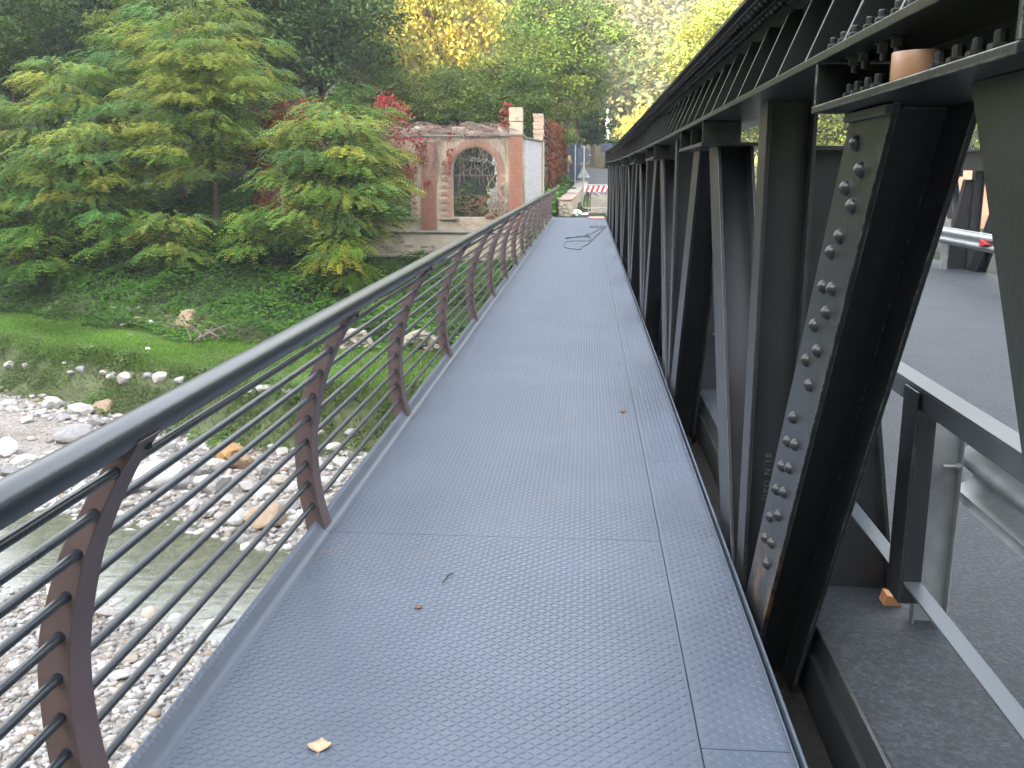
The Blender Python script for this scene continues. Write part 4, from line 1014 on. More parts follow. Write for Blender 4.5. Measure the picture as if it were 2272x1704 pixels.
ob = rest.build('bricks', M['brick_pale'], ru, smooth=0); stuff(ob)
MB().box(WC[0] - 1.3, WC[0] - 0.6, FY - 0.13, FY + 0.02, -0.19, -0.111).build('sill', M['ledge'], ru, smooth=0)
MB().box(WC[0] + 0.4, WC[0] + 0.75, FY - 0.08, FY + 0.1, -0.1, 0.0).build('loose_brick', M['brick'], ru, smooth=0)
MB().box(WC[1] - 1.1, WC[1] + 1.2, FY - 0.13, FY + 0.02, -0.19, -0.111).build('sill', M['ledge'], ru, smooth=0)
# chimney like stub over the corner pilaster
MB().box(-2.95, -2.45, FY - 0.08, FY + 0.42, ZT + 0.062, 3.37).box(-2.95, -2.45, FY - 0.08, FY + 0.42, 3.395, 3.89).build('pillar_stub', M['plaster'], ru, smooth=0, bevel=0.012)
# iron fan light of the nearest window
mb = MB(); yi = FY + 0.3; zc = ZS - 0.15
for rad in (0.25, 0.53, 0.84):
    mb.tube([(WC[0] - rad * math.cos(PI * k / 20), yi, zc + rad * math.sin(PI * k / 20)) for k in range(21)], 0.014, 5)
for k in range(1, 6):
    a = PI * k / 6 + (0.03 if k % 2 else -0.02); mb.tube([(WC[0] + 0.25 * math.cos(a), yi, zc + 0.25 * math.sin(a)), (WC[0] + 0.84 * math.cos(a), yi, zc + 0.84 * math.sin(a))], 0.013, 5)
mb.tube([(WC[0] - WR, yi, zc), (WC[0] + WR, yi, zc)], 0.018, 5); mb.tube([(WC[0] - WR, yi, zc - 0.03), (WC[0] + WR, yi, zc - 0.03)], 0.014, 5)
for x in (-0.45, 0.0, 0.45): mb.tube([(WC[0] + x, yi, zc), (WC[0] + x * 1.02, yi, zc - 0.22)], 0.012, 5)
mb.tube([(WC[0] - WR, yi, 0.75), (WC[0] - 0.3, yi, 0.68), (WC[0] + 0.3, yi, 0.72), (WC[0] + WR, yi, 0.68)], 0.012, 5)
mb.build('window_frame', M['iron'], ru, smooth=40)
# inside: remains of the back wall and a white pillar
bw = thing('ruined_wall', 'low broken brick wall with white pier seen through the window opening', 'ruin', (-4.5, 42, -1.5))
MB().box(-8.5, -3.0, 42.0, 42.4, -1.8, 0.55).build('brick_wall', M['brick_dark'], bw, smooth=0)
MB().box(-4.25, -3.95, 41.75, 42.0 - 0.001, -1.8, 0.85).build('pier', M['render_white'], bw, smooth=0)
rv_ = MB(); gg = random.Random(12)
for k in range(9):
    zz = 0.3 + k * 0.22; rv_.box(-3.72 - gg.uniform(0, .22), -3.25, 40.2, 40.6, zz, zz + 0.2)
rv_.build('broken_jamb', M['render_white'], bw, smooth=0)
# side wall, rough white render
sw = thing('side_wall', 'rough white rendered side wall running back from the brick corner', 'wall', (-2.3, 39.5, -0.5))
a0 = Vector((-2.44, FY + 0.08, 0)); a1 = Vector((-1.98, 42.2, 0)); d = (a1 - a0).normalized(); n_ = Vector((d.y, -d.x, 0))
def wall_seg(mb, p, q, z0, z1, th):
    v = [p, q, q - n_ * th, p - n_ * th]
    mb.add([(c.x, c.y, z0) for c in v] + [(c.x, c.y, z1) for c in v], [(0, 3, 2, 1), (4, 5, 6, 7), (0, 1, 5, 4), (1, 2, 6, 5), (2, 3, 7, 6), (3, 0, 4, 7)])
mb = MB(); wall_seg(mb, a0 + d * 0.42, a1, -1.6, 2.8, 0.4); mb.build('rendered_wall', M['render_white'], sw, smooth=0)
mb = MB(); wall_seg(mb, a0 + n_ * 0.03, a0 + d * 0.42 + n_ * 0.03, -1.6, 1.75, 0.4)
mb.add([tuple(a0 + n_ * .03 + Vector((0, 0, 1.751))), tuple(a0 + n_ * .03 + d * .42 + Vector((0, 0, -0.2))), tuple(a0 + n_ * .12 + d * 1.0 + Vector((0, 0, -1.6))), tuple(a0 + n_ * .12 + Vector((0, 0, -1.6)))], [(0, 1, 2, 3)])
mb.build('corner_plaster', M['plaster'], sw, smooth=0)
mb = MB(); wall_seg(mb, a0 + n_ * 0.07, a1 + n_ * 0.07 + d * 0.1, 2.801, 2.86, 0.5); mb.build('coping', M['cornice'], sw, smooth=0)
mb = MB(); wall_seg(mb, a1 + n_ * 0.04 + d * 0.1, a1 + d * 0.6 + n_ * 0.04, -1.6, 2.8, 0.45); mb.build('plaster_pier', M['plaster'], sw, smooth=0)
pp = thing('rubble_pier', 'broken pale rubble pier standing above the side wall', 'pier', (-2.3, 44.6, 2.5))
g = random.Random(2); mb = MB(); z = -1.0
mb.box(-2.45, -2.02, 44.4, 44.8, -1.4, 2.9)
z = 2.9
while z < 3.95:
    h_ = g.uniform(.12, .2); mb.box(-2.47 + g.uniform(-.03, .03), -2.0 + g.uniform(-.03, .03), 44.4, 44.8, z + .004, z + h_); z += h_
mb.build('stones', M['stone_wall'], pp, smooth=0, bevel=0.015)
iw = thing('ivy_wall', 'tall old wall overgrown with red brown creeper behind the white side wall', 'wall', (-1.6, 50, 0))
mb = MB(); b0 = Vector((-2.0, 45.0, 0)); b1 = Vector((-1.42, 54.5, 0)); wall_seg(mb, b0, b1, -1.0, 3.55, 0.4); mb.build('wall', M['mortar'], iw, smooth=0)
gI = np.random.default_rng(31)
n = 5200; t = gI.random(n); zz = -0.4 + 4.3 * gI.random(n) ** 0.85
zz = np.minimum(zz, 3.95 - 0.5 * np.abs(t - 0.35)); P = np.stack([b0.x + (b1.x - b0.x) * t + 0.05 + gI.random(n) * 0.22, b0.y + (b1.y - b0.y) * t - gI.random(n) * 0.1, zz], -1)
P[:500, 1] = 45.0 - gI.random(500) * 0.12; P[:500, 0] = -2.3 + gI.random(500) * 0.4
D = unit(np.stack([gI.normal(0.5, .3, n), gI.normal(0, .7, n), gI.normal(-.9, .4, n)], -1)); S = unit(np.cross(D, unit(np.stack([np.ones(n), gI.normal(0, .4, n), gI.normal(.3, .3, n)], -1))))
cI = pick([(0.2, 0.05, 0.025), (0.26, 0.08, 0.03), (0.16, 0.07, 0.035), (0.13, 0.1, 0.04), (0.3, 0.07, 0.03)], n, gI)
low = (zz < 1.0) & (gI.random(n) < 0.6); cI[low] = pick([(0.06, 0.11, 0.025), (0.09, 0.12, 0.03)], int(low.sum()), gI)
o = link('ivy', quads_mesh('ivy', P, D, S, gI.uniform(.12, .24, n), gI.uniform(.04, .08, n), cI, M['leaf'])); o.parent = iw; attach(o, iw)

# creeper on the ruin: bare stems and a few red leaves
cr = thing('creeper', 'leafless Virginia creeper with scattered red leaves sprawling over the ruin', 'creeper', (-7, 36.9, 2.9))
g = random.Random(21); mb = MB()
for k in range(900):
    x = g.uniform(XL + 0.5, XRT - 0.5); y = g.uniform(FY - 0.14, FY + 0.45); z = ZT + g.uniform(-0.05, 0.35); p = [(x, y, z)]; a = g.uniform(0, 6.28)
    for j in range(4):
        a += g.uniform(-.9, .9); st = g.uniform(.1, .26); x += math.cos(a) * st; y = min(max(y + math.sin(a) * st * 0.4, FY - 0.3), FY + 0.5); z = min(max(z + g.uniform(-.16, .16), ZT - 0.12), ZT + 0.52); p.append((x, y, z))
    mb.tube(p, 0.011, 3, False)
for k in range(150):                                         # strands hanging down the face
    x = g.choice([g.uniform(-12.4, -9.6), g.uniform(-12.4, -7.6), g.uniform(-6.4, -5.4), g.uniform(-5.6, -3.0)]); z = ZT - 0.02; p = []
    for j in range(g.randint(3, 9)):
        p.append((x, FY - 0.13 - 0.02 * g.random(), z)); x += g.uniform(-.1, .1); z -= g.uniform(.12, .32)
    if len(p) > 1: mb.tube(p, 0.008, 3, False)
stuff(mb.build('bare_stems', M['stem'], cr, smooth=0))
mb = MB()
for k in range(26):                                         # thick pale stems at the right jamb
    x = WC[0] + g.uniform(.55, 1.35); z = -0.1 + g.uniform(0, .3); p = []
    for j in range(g.randint(5, 9)):
        p.append((x, FY - 0.12 + g.uniform(-.06, .05), z)); x += g.uniform(-.13, .13); z += g.uniform(.08, .24)
        x = min(max(x, WC[0] + .4), WC[0] + 1.45)
    mb.tube(p, [0.02 * (1 - 0.08 * j) for j in range(len(p))], 4, False)
stuff(mb.build('woody_stems', M['stem_pale'], cr, smooth=0))
gI = np.random.default_rng(41); Ps = []
for (cx, cz, sx, sz, nn) in [(-7.3, 3.75, .5, .35, 260), (-7.9, 3.3, .6, .3, 230), (-8.6, 2.9, .5, .4, 160), (-11.6, 3.3, .9, .4, 420), (-10.6, 3.9, .8, .3, 260), (-12.4, 2.6, .35, .9, 240), (-12.2, 1.2, .3, .8, 120), (-6.3, 2.5, .22, .35, 60), (-6.2, 2.1, .15, .2, 40), (-6.0, 1.3, .12, .12, 14), (-5.1, 3.0, .14, .2, 26), (-5.25, 1.9, .12, .2, 20), (-5.2, 2.35, .1, .1, 10), (-6.9, 2.9, .5, .15, 60), (-6.0, 3.1, .4, .1, 30), (-3.1, 3.55, .12, .3, 60), (-3.0, 4.05, .12, .06, 18), (-7.1, 1.7, .4, .3, 50), (-9.0, 2.0, .5, .6, 120), (-6.75, 1.6, .3, .2, 25), (-11.4, 1.9, .8, .8, 150), (-12.2, 0.3, .4, .8, 90), (-10.9, 2.9, .7, .4, 160), (-7.6, 4.05, .25, .3, 120)]:
    nn = int(nn * (1.15 if cx < -6.6 else .6)); q = gI.normal(size=(nn, 3)) * np.array([sx, 0.12, sz]) * 0.7 + np.array([cx, FY - 0.18, cz]); Ps.append(q)
P = np.concatenate(Ps); n = len(P); P[:, 1] = np.where(P[:, 2] < ZT, FY - 0.12 - gI.random(n) * 0.12, P[:, 1] + 0.2)
D = unit(np.stack([gI.normal(0, .5, n), gI.normal(-.4, .3, n), gI.normal(-.8, .4, n)], -1)); S = unit(np.cross(D, unit(np.stack([gI.normal(0, .4, n), -np.ones(n), gI.normal(.4, .3, n)], -1))))
o = link('red_leaves', quads_mesh('red_leaves', P, D, S, gI.uniform(.1, .19, n), gI.uniform(.035, .06, n), pick([(0.3, 0.025, 0.03), (0.36, 0.045, 0.04), (0.24, 0.035, 0.03), (0.27, 0.09, 0.05), (0.2, 0.1, 0.06)], n, gI), M['leaf'])); o.parent = cr; attach(o, cr); stuff(o)

# low stone wall on the terrace
lw = thing('low_stone_wall', 'low rubble stone wall between grass and ivy on the terrace', 'stone wall', (-6, 26.4, -3.3))
g = random.Random(6); zb0 = -3.3
me_s = [rock_mesh('stone', 700 + k, 1, 0.15, 0.8, M['stone_wall'], 0.1) for k in range(5)]
for (xa, xb) in ((-7.1, -5.9), (-5.3, -3.9)):
    mb = MB(); v = []; n = 12
    for k in range(n + 1):
        x = xa + (xb - xa) * k / n; e = 1 - abs(2 * k / n - 1) ** 3; zt = -3.35 + (0.62 + g.uniform(-.08, .06)) * e
        v += [(x, 26.2, -3.7), (x, 26.3, zt), (x, 26.75, zt), (x, 26.8, -3.7)]
    mb.add(v, [(4 * k + i, 4 * k + i + 1, 4 * k + 5 + i, 4 * k + 4 + i) for k in range(n) for i in range(3)]); mb.build('wall_core', M['mortar'], lw, smooth=0)
    for row in range(5):
        x = xa + g.uniform(0.05, .3) + 0.06 * row
        while x < xb - .1 - .06 * row:
            wd = g.uniform(.14, .5)
            if g.random() < .85: child_copy(g.choice(me_s), 'stone', lw, Matrix.Translation((x + wd / 2, 26.22 + g.uniform(-.05, .03), -3.3 + row * 0.125 + g.uniform(-.04, .04))) @ Matrix.Rotation(g.uniform(-.3, .3), 4, 'Y') @ Matrix.Rotation(g.uniform(-.4, .4), 4, 'Z') @ Matrix.Diagonal((wd * 0.55, 0.12, g.uniform(.06, .1), 1)))
            x += wd * .95

# abutment, parapet and things past the end of the walkway
MB_ = MB(); MB_.box(-1.62, 11, 34.92, 35.6, -4.9, -0.13); ab = MB_.build('bridge_abutment', M['mortar'], smooth=0); tag(ab, 'grey masonry abutment under the far end of the bridge', 'abutment')
pa = thing('parapet_wall', 'low plastered parapet wall with stone coping past the walkway end', 'wall', (-0.8, 42, 0))
def skew(mb, y0, y1, xl0, xr0, xl1, xr1, z0a, z0b, z1a, z1b):
    return mb.add([(xl0, y0, z0a), (xr0, y0, z0a), (xr1, y1, z0b), (xl1, y1, z0b), (xl0, y0, z1a), (xr0, y0, z1a), (xr1, y1, z1b), (xl1, y1, z1b)], [(0, 3, 2, 1), (4, 5, 6, 7), (0, 1, 5, 4), (1, 2, 6, 5), (2, 3, 7, 6), (3, 0, 4, 7)])
skew(MB(), 37.44, 43.4, -1.10, -.62, -.92, -.44, -.2, -.2, .52, .56).build('wall', M['plaster'], pa, smooth=0, bevel=0.03)
skew(MB(), 37.40, 43.42, -1.14, -.58, -.96, -.40, .523, .563, .6, .64).build('coping', M['wood'], pa, smooth=0, bevel=0.012)
skew(MB(), 43.45, 52, -.93, -.43, -.52, -.02, -.2, -.2, .62, 1.0).build('wall', M['plaster'], pa, smooth=0, bevel=0.03)
skew(MB(), 43.45, 52, -.95, -.41, -.54, 0.0, .623, 1.003, .68, 1.06).build('coping', M['ledge'], pa, smooth=0)
st_ = MB(); g = random.Random(8)
for k in range(14): 
    x = -1.08 + g.random() * .44; z = -.1 + g.random() * .55; st_.box(x - .06, x + .06, 37.41 - g.random() * .03, 37.5, z - .04, z + .04)
stuff(st_.build('rubble_stones', M['stone_wall'], pa, smooth=0, bevel=0.01))

def barrier(x0, x1, y, z0, label, rz=0):
    b = thing('crowd_barrier', label, 'barrier', (0.5 * (x0 + x1), y, z0))
    fr = MB(); zt = z0 + 1.12; zb_ = z0 + 0.22; r = 0.12
    path = [(x0 + r, zb_)] + [(x0 + r - r * math.sin(a), zb_ + r - r * math.cos(a)) for a in np.linspace(.3, PI / 2, 4)] + [(x0 + r - r * math.cos(a), zt - r + r * math.sin(a)) for a in np.linspace(0, PI / 2, 4)] + [(x1 - r + r * math.sin(a), zt - r + r * math.cos(a)) for a in np.linspace(0, PI / 2, 4)] + [(x1 - r + r * math.cos(a), zb_ + r - r * math.sin(a)) for a in np.linspace(0, PI / 2, 4)] + [(x0 + r, zb_)]
    fr.tube([(p[0], y, p[1]) for p in path], 0.02, 8); fr.build('frame', M['gal'], b, smooth=60)
    n = 11
    for k in range(1, n):
        x = x0 + (x1 - x0) * k / n; MB().tube([(x, y, zb_), (x, y, zt)], 0.008, 6).build('bar', M['gal'], b, smooth=60)
    pn = MB().box(x0 + 0.06, x1 - 0.06, y - 0.03, y - 0.02, zt - 0.27, zt - 0.03).build('panel', M['whitep'], b, smooth=0)
    sp = MB(); L = x1 - x0 - 0.12; k = 0; x = x0 + 0.1
    while x < x1 - 0.1:
        a, c = x, min(x + 0.1, x1 - 0.065)
        sp.prism([(a, zt - 0.27), (c, zt - 0.27), (min(c + 0.1, x1 - 0.062), zt - 0.03), (min(a + 0.1, x1 - 0.062), zt - 0.03)], lambda p: (p[0], y - 0.034, p[1]), lambda p: (p[0], y - 0.031, p[1])); x += 0.2
    sp.build('stripes', M['red'], pn, smooth=0)
    for x in (x0 + 0.25, x1 - 0.25): MB().tube([(x, y - 0.3, z0 + 0.012), (x, y, zb_), (x, y + 0.3, z0 + 0.012)], 0.014, 6).build('foot', M['gal'], b, smooth=40)
    return b
barrier(-0.22, 1.3, 39.2, -0.05, 'steel crowd barrier with red and white striped panel past the walkway')
pl_ = MB()
for k in range(8): pl_.box(0.12 + k * 0.13, 0.24 + k * 0.13, 40.0, 40.03, -0.06, 0.68 - 0.03 * (k % 3))
pl_.box(0.12, 1.16, 40.031, 40.06, 0.2, 0.28)
tag(pl_.build('pallet_boards', M['palewood'], smooth=0), 'pale upright boards standing behind the striped barrier', 'boards')
def sign_pole(name, label, x, y, z0, z1, cat='road sign'):
    t = thing(name, label, cat, (x, y, z0)); MB().tube([(x, y, z0), (x, y, z1)], 0.032, 8).build('pole', M['pole'], t, smooth=60); return t
def disc(t, x, y, z, r, mat): MB().lathe([(0, 0), (r, 0), (r, .02), (0, .02)], (x, y, z), (0, 1, 0), 28).build('sign_plate', mat, t, smooth=30)
s1 = sign_pole('road_sign', 'back of round road sign and triangle plate on a pale pole by the road', -0.22, 49.0, 0.3, 2.75)
disc(s1, -0.22, 49.06, 2.36, 0.36, M['bluegrey'])
MB().box(0.02, 0.14, 49.035, 49.055, 2.34, 2.38).build('sticker', M['orange'], s1, smooth=0)
MB().prism([(-0.54, 1.28), (0.1, 1.28), (-0.22, 1.84)], lambda p: (p[0], 49.06, p[1]), lambda p: (p[0], 49.075, p[1])).build('triangle_plate', M['gal'], s1, smooth=0)
s2 = sign_pole('road_sign', 'back of round and rectangular sign plates on a thin grey pole by the parapet', -0.68, 51.0, 0.2, 2.9)
disc(s2, -0.55, 51.06, 2.3, 0.34, M['bluegrey'])
MB().box(-1.0, -0.4, 51.055, 51.075, 1.15, 1.95).build('rect_plate', M['bluegrey'], s2, smooth=0)
# warning trestle: a tripod of thin legs
tt_ = MB(); 
for q in ((-0.25, 46.5), (0.95, 46.4)): tt_.tube([(-0.12, 46.9, 1.05), (q[0], q[1], 0.15)], 0.025, 6)
tag(tt_.build('sign_stay', M['pole'], smooth=40), 'thin slanting stay beside the sign poles at the road edge', 'stay')
# fence of upright boards behind the road, with blue boards in front
fe = thing('board_fence', 'weathered fence of upright boards behind the bend of the road', 'fence', (-1, 66, 1.8))
for k in range(64):
    x = -4.6 + k * 0.16; zt = 3.25 + 0.05 * math.sin(k * 2.3)
    MB().box(x, x + 0.148, 66.0 + 0.01 * (k % 3), 66.04 + 0.01 * (k % 3), 1.0, zt).build('board', M['fence'], fe, smooth=0)
bb = MB().box(-2.2, -0.45, 60.3, 60.35, 2.5, 3.15); tag(bb.build('blue_board', M['boardblue'], smooth=0), 'blue grey horizontal board panel in front of the board fence', 'board panel')
pb = thing('board_post', 'pair of dark posts holding the blue grey board', 'posts', (-1.3, 60.4, 1)); MB().tube([(-2.0, 60.42, 0.6), (-2.0, 60.42, 3.2)], 0.05, 8).build('post', M['bluegrey'], pb); MB().tube([(-0.65, 60.42, 0.6), (-0.65, 60.42, 3.2)], 0.05, 8).build('post', M['bluegrey'], pb)
b2 = MB().box(0.75, 2.2, 64.0, 64.05, 2.75, 3.3); tag(b2.build('blue_board', M['boardblue'], smooth=0), 'blue grey board at the right end of the fence beside the truss', 'board panel')
# litter heap at the end of the walkway
crumple('litter', 'crumpled white and blue plastic litter at the foot of the parapet', (-0.4, 37.6, 0.05), 0.17, M['white'], 'litter')
crumple('litter', 'smaller white rag beside the litter near the barrier foot', (-0.1, 36.9, 0.03), 0.12, M['white'], 'litter', .4)
mb = MB(); mb.obox((-0.2, 37.8, 0.02), (0.3, 38.6, 0.06), 0.06, 0.02, (1, 0, 0)); tag(mb.build('timber', M['wood'], smooth=0), 'short timber lying by the foot of the barrier', 'timber')
# white utility pole and wire
up_ = thing('utility_pole', 'sunlit white pole standing beyond the trees at the road', 'pole', (0.95, 80, 1)); MB().tube([(1.45, 80, -1), (1.45, 80, 5.6)], 0.16, 8).build('shaft', M['whitep'], up_, smooth=60); MB().tube([(1.45, 80, 5.55), (1.45, 80, 6.4)], 0.07, 8).build('cap', M['pole'], up_)
MB_ = MB().tube([(2.6, 70, 6.7), (9, 70, 8.2)], 0.035, 6); MB_.tube([(9, 70, -1), (9, 70, 8.4)], 0.1, 8); tag(MB_.build('slanting_arm', M['bark'], smooth=40), 'pale slanting arm reaching over the road', 'lamp arm')  # thin slanting arm on an upright, without any lamp
# litter in the grass
p = on_ground(145, 786); mb = MB(); mb.obox(p + Vector((-.12, 0, .02)), p + Vector((.14, .3, .12)), 0.09, 0.01, (1, -.5, 0)); tag(mb.build('plastic_sheet', M['white'], smooth=0), 'pale blue white plastic sheet lying on the grassy edge', 'litter')
p = on_ground(320, 757); crumple('paper_scrap', 'small white paper scrap in the grass below the rock outcrop', (p.x, p.y, p.z + .04), .07, M['white'], 'litter')
# dead brushwood below the outcrop
g = random.Random(33); p = on_ground(470, 735); mb = MB()
for k in range(26):
    a = g.uniform(-.6, 3.6); q = Vector((p.x + g.uniform(-.7, .7), p.y + g.uniform(-.4, .4), p.z + .05)); L = g.uniform(.4, 1.1)
    e = q + Vector((math.cos(a) * L, math.sin(a) * L * .5, g.uniform(.1, .6))); m_ = (q + e) / 2 + Vector((g.uniform(-.1, .1), 0, g.uniform(0, .15))); mb.tube([q, m_, e], [.018, .012, .005], 4, False)
bw_ = mb.build('brushwood', M['stem'], smooth=0); tag(bw_, 'heap of grey dead twigs at the edge of the grass', 'brushwood')
# sunlit wall and house front across the road on the right
tw_ = MB().box(13, 45, 52, 52.5, -5, 2.4); tag(tw_.build('retaining_wall', M['tanwall'], smooth=0), 'sunlit pinkish wall beyond the far truss', 'wall')

# ------------------------------------------------------------------ trees
def tube_pts(a, b, bend, n, g):
    a = Vector(a); b = Vector(b); m = (a + b) / 2 + Vector(bend); out = []
    for k in range(n + 1):
        t = k / n; out.append(a * (1 - t) ** 2 + m * 2 * t * (1 - t) + b * t * t)
    return out
def crown_clumps(g, env, n, dmin):
    """clump centres filling an uneven envelope: env(u) -> radius multiplier by direction."""
    out = []; tries = 0
    while len(out) < n and tries < n * 60:
        tries += 1
        v = g.normal(size=3); v /= np.linalg.norm(v); r = g.random() ** 0.42
        p = v * r
        p = env(p)
        if p is None: continue
        if all(np.linalg.norm((p - q) / np.array([1, 1, .75])) > dmin for q in out): out.append(p)
    return np.array(out)
def tree_meshes(seed, h_trunk, rx, rz, cz, nclump, kind, cols, leaf=0.17, per=24, clump_r=0.7, trunk_r=0.13, droop=0.7, lobes=5):
    """returns (wood mesh, crown mesh) of a tree standing at the origin."""
    g = np.random.default_rng(seed); py = random.Random(seed)
    ph = g.random(lobes) * 6.28; lo = g.uniform(0.62, 1.0, lobes); lz = g.uniform(-.6, .8, lobes)
    def env(p):
        d = p / max(np.linalg.norm(p), 1e-6)
        best = 0.55
        for k in range(lobes):
            c = np.array([math.cos(ph[k]), math.sin(ph[k]), lz[k]]); c /= np.linalg.norm(c)
            best = max(best, lo[k] * max(0, d @ c) ** 0.6 + 0.12)
        q = p * min(best, 1.05) * np.array([rx, rx, rz])
        taper = 1 - 0.35 * max(0, q[2] / rz)
        q[0] *= taper; q[1] *= taper
        q[2] += cz
        return q if q[2] > 0.25 else None
    C = crown_clumps(g, env, nclump, clump_r * (0.58 if kind == 'frond' else 0.72))
    wood = MB(); top = Vector((g.normal() * .2, g.normal() * .2, cz + rz * 0.55))
    tp_ = tube_pts((0, 0, -0.4), top, (g.normal() * .35, g.normal() * .35, 0), 10, g)
    wood.tube(tp_, [trunk_r * (1 - 0.085 * k) * (1.25 if k == 0 else 1) for k in range(11)], 7)
    for c in C[:: max(1, len(C) // 34)]:
        zt = min(max(h_trunk * .7, c[2] - 0.45 * math.hypot(c[0], c[1]) - 0.2), top.z - 0.1)
        k = min(range(11), key=lambda i: abs(tp_[i].z - zt)); s = tp_[k]
        L = (Vector(c) - s).length
        wood.tube(tube_pts(s, c, (0, 0, 0.12 * L), 4, g), [max(.012, trunk_r * .38 * (1 - .2 * j)) for j in range(5)], 5, False)
    P = []; D = []; S = []; Ls = []; Ws = []; Cc = []
    cols = np.array(cols)
    for c in C:
        out = np.array([c[0], c[1], 0.0]); rr = np.linalg.norm(out); out = out / rr if rr > .05 else np.array([1.0, 0, 0])
        base = cols[g.integers(len(cols))] * g.uniform(.75, 1.25)
        cr_ = clump_r * g.uniform(.75, 1.25)
        if kind == 'frond':
            n = int(per * g.uniform(.7, 1.3))
            v = unit(g.normal(size=(n, 3))); v[:, 2] = np.abs(v[:, 2]) * 0.9 - 0.25
            st = c + v * np.array([cr_, cr_, cr_ * .55]) * (g.random((n, 1)) ** .4)
            dirh = unit(v[:, :2] + out[None, :2] * 0.8 + g.normal(0, .25, (n, 2)))
            fl = g.uniform(.36, .62, n) * (leaf / .17) ** .4
            fc = base * (1 + .2 * g.normal(size=(n, 1))).clip(.5, 1.6)
            yel = g.random(n) < 0.06; fc[yel] = np.array([.3, .24, .03]) * g.uniform(.6, 1.1)
            m = 6
            for j in range(m):
                t = (j + 0.5) / m
                pos = st + np.concatenate([dirh * (fl * t)[:, None], ((0.18 * t - droop * t * t) * fl)[:, None]], 1)
                for sg in (-1, 1):
                    sd = np.stack([-dirh[:, 1] * sg, dirh[:, 0] * sg, np.full(n, -0.35)], -1)
                    dd = unit(sd + np.concatenate([dirh * .55, np.full((n, 1), -.35 * droop)], 1))
                    up = unit(np.concatenate([dirh * 0.5 * t, np.ones((n, 1))], 1) + g.normal(0, .22, (n, 3)))
                    P.append(pos); D.append(dd); S.append(unit(np.cross(up, dd))); Ls.append(leaf * .85 * (1 - .35 * abs(t - .4)) * g.uniform(.8, 1.15, n)); Ws.append(np.full(n, leaf * .19)); Cc.append(fc)
        else:
            n = int(per * g.uniform(.7, 1.3))
            v = unit(g.normal(size=(n, 3))); r = g.random((n, 1)) ** .33
            pos = c + v * np.array([cr_, cr_, cr_ * (.62 if kind == 'broad' else .36)]) * r
            nr = unit(v * .7 + np.array([0, 0, .9]) + g.normal(0, .35, (n, 3)))
            dd = unit(np.cross(nr, g.normal(size=(n, 3))) + np.array([0, 0, -.25]))
            P.append(pos); D.append(dd); S.append(unit(np.cross(nr, dd))); Ls.append(leaf * g.uniform(.7, 1.3, n)); Ws.append(leaf * g.uniform(.24, .36, n)); Cc.append(base * (1 + .2 * g.normal(size=(n, 1))).clip(.45, 1.7))
    cm = quads_mesh('crown', np.concatenate(P), np.concatenate(D), np.concatenate(S), np.concatenate(Ls), np.concatenate(Ws), np.concatenate(Cc), M['leaf'])
    return wood.mesh('trunk', M['bark'], 60), cm
def plant(name, meshes, label, cat, x, y, rz=0, sc=1.0, group=None, tint=(1, 1, 1), z=None, scz=None):
    zz = hz(x, y) if z is None else z
    t = bpy.data.objects.new(name, None); COL.objects.link(t); t.location = (x, y, zz - 0.05); t.rotation_euler = (0, 0, rz); t.scale = (sc, sc, sc if scz is None else scz)
    tag(t, label, cat, group)
    for nm, me in zip(('trunk', 'crown'), meshes):
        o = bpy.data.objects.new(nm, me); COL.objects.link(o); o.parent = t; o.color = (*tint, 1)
    return t
GREEN = [(0.106, 0.205, 0.031), (0.138, 0.241, 0.034), (0.211, 0.271, 0.038), (0.097, 0.198, 0.05), (0.268, 0.286, 0.041), (0.162, 0.248, 0.041)]
TEAL = [(0.096, 0.202, 0.052), (0.113, 0.216, 0.043), (0.174, 0.252, 0.041), (0.086, 0.173, 0.046)]
OLIVE = [(0.193, 0.248, 0.039), (0.241, 0.276, 0.046), (0.166, 0.228, 0.034), (0.276, 0.269, 0.039)]
DARK = [(0.045, 0.09, 0.028), (0.06, 0.116, 0.036), (0.075, 0.138, 0.041)]
YELLOW = [(0.42, 0.37, 0.07), (0.48, 0.43, 0.08), (0.34, 0.33, 0.07), (0.42, 0.33, 0.05)]
YGREEN = [(0.17, 0.19, 0.035), (0.22, 0.21, 0.035), (0.13, 0.165, 0.03)]
A1 = tree_meshes(101, 2.6, 3.1, 4.3, 4.8, 165, 'frond', GREEN + OLIVE[:3], .13, 40, .75, .14)
A2 = tree_meshes(102, 2.2, 2.9, 3.7, 4.0, 150, 'frond', TEAL + GREEN, .13, 40, .75, .13)
A3 = tree_meshes(103, 1.2, 2.7, 3.5, 3.2, 160, 'frond', TEAL + GREEN + GREEN + OLIVE[:1], .13, 38, .72, .11)
A4 = tree_meshes(104, .5, 1.0, 1.2, 1.15, 18, 'frond', GREEN, .14, 30, .55, .05)
A5 = tree_meshes(105, 2.0, 2.6, 3.2, 3.5, 115, 'frond', GREEN + TEAL, .13, 38, .8, .12)
ac = 'acacia tree'
plant('acacia_tree', A1, 'tall yellow green acacia in the middle of the bank trees', ac, -13.9, 36.0, .4, 1.0)
plant('acacia_tree', A2, 'broad green acacia at the left edge on the bank', ac, -20.2, 38.2, 1.9, 1.05)
plant('acacia_tree', A3, 'blue green drooping acacia in front of the ruined wall', ac, -8.15, 33.4, 2.7, 1.12)
plant('acacia_sapling', A4, 'small pale drooping acacia sapling leaning over the rock outcrop', 'sapling', -14.2, 32.6, .3, 1.15)
plant('acacia_tree', A5, 'low spreading acacia at the left edge in front of the broad one', ac, -18.0, 35.0, .8, .95)
plant('acacia_tree', A5, 'acacia filling the gap behind the tall yellow green one', ac, -16.8, 40.5, 3.5, 1.25, tint=(.9, .95, .9))
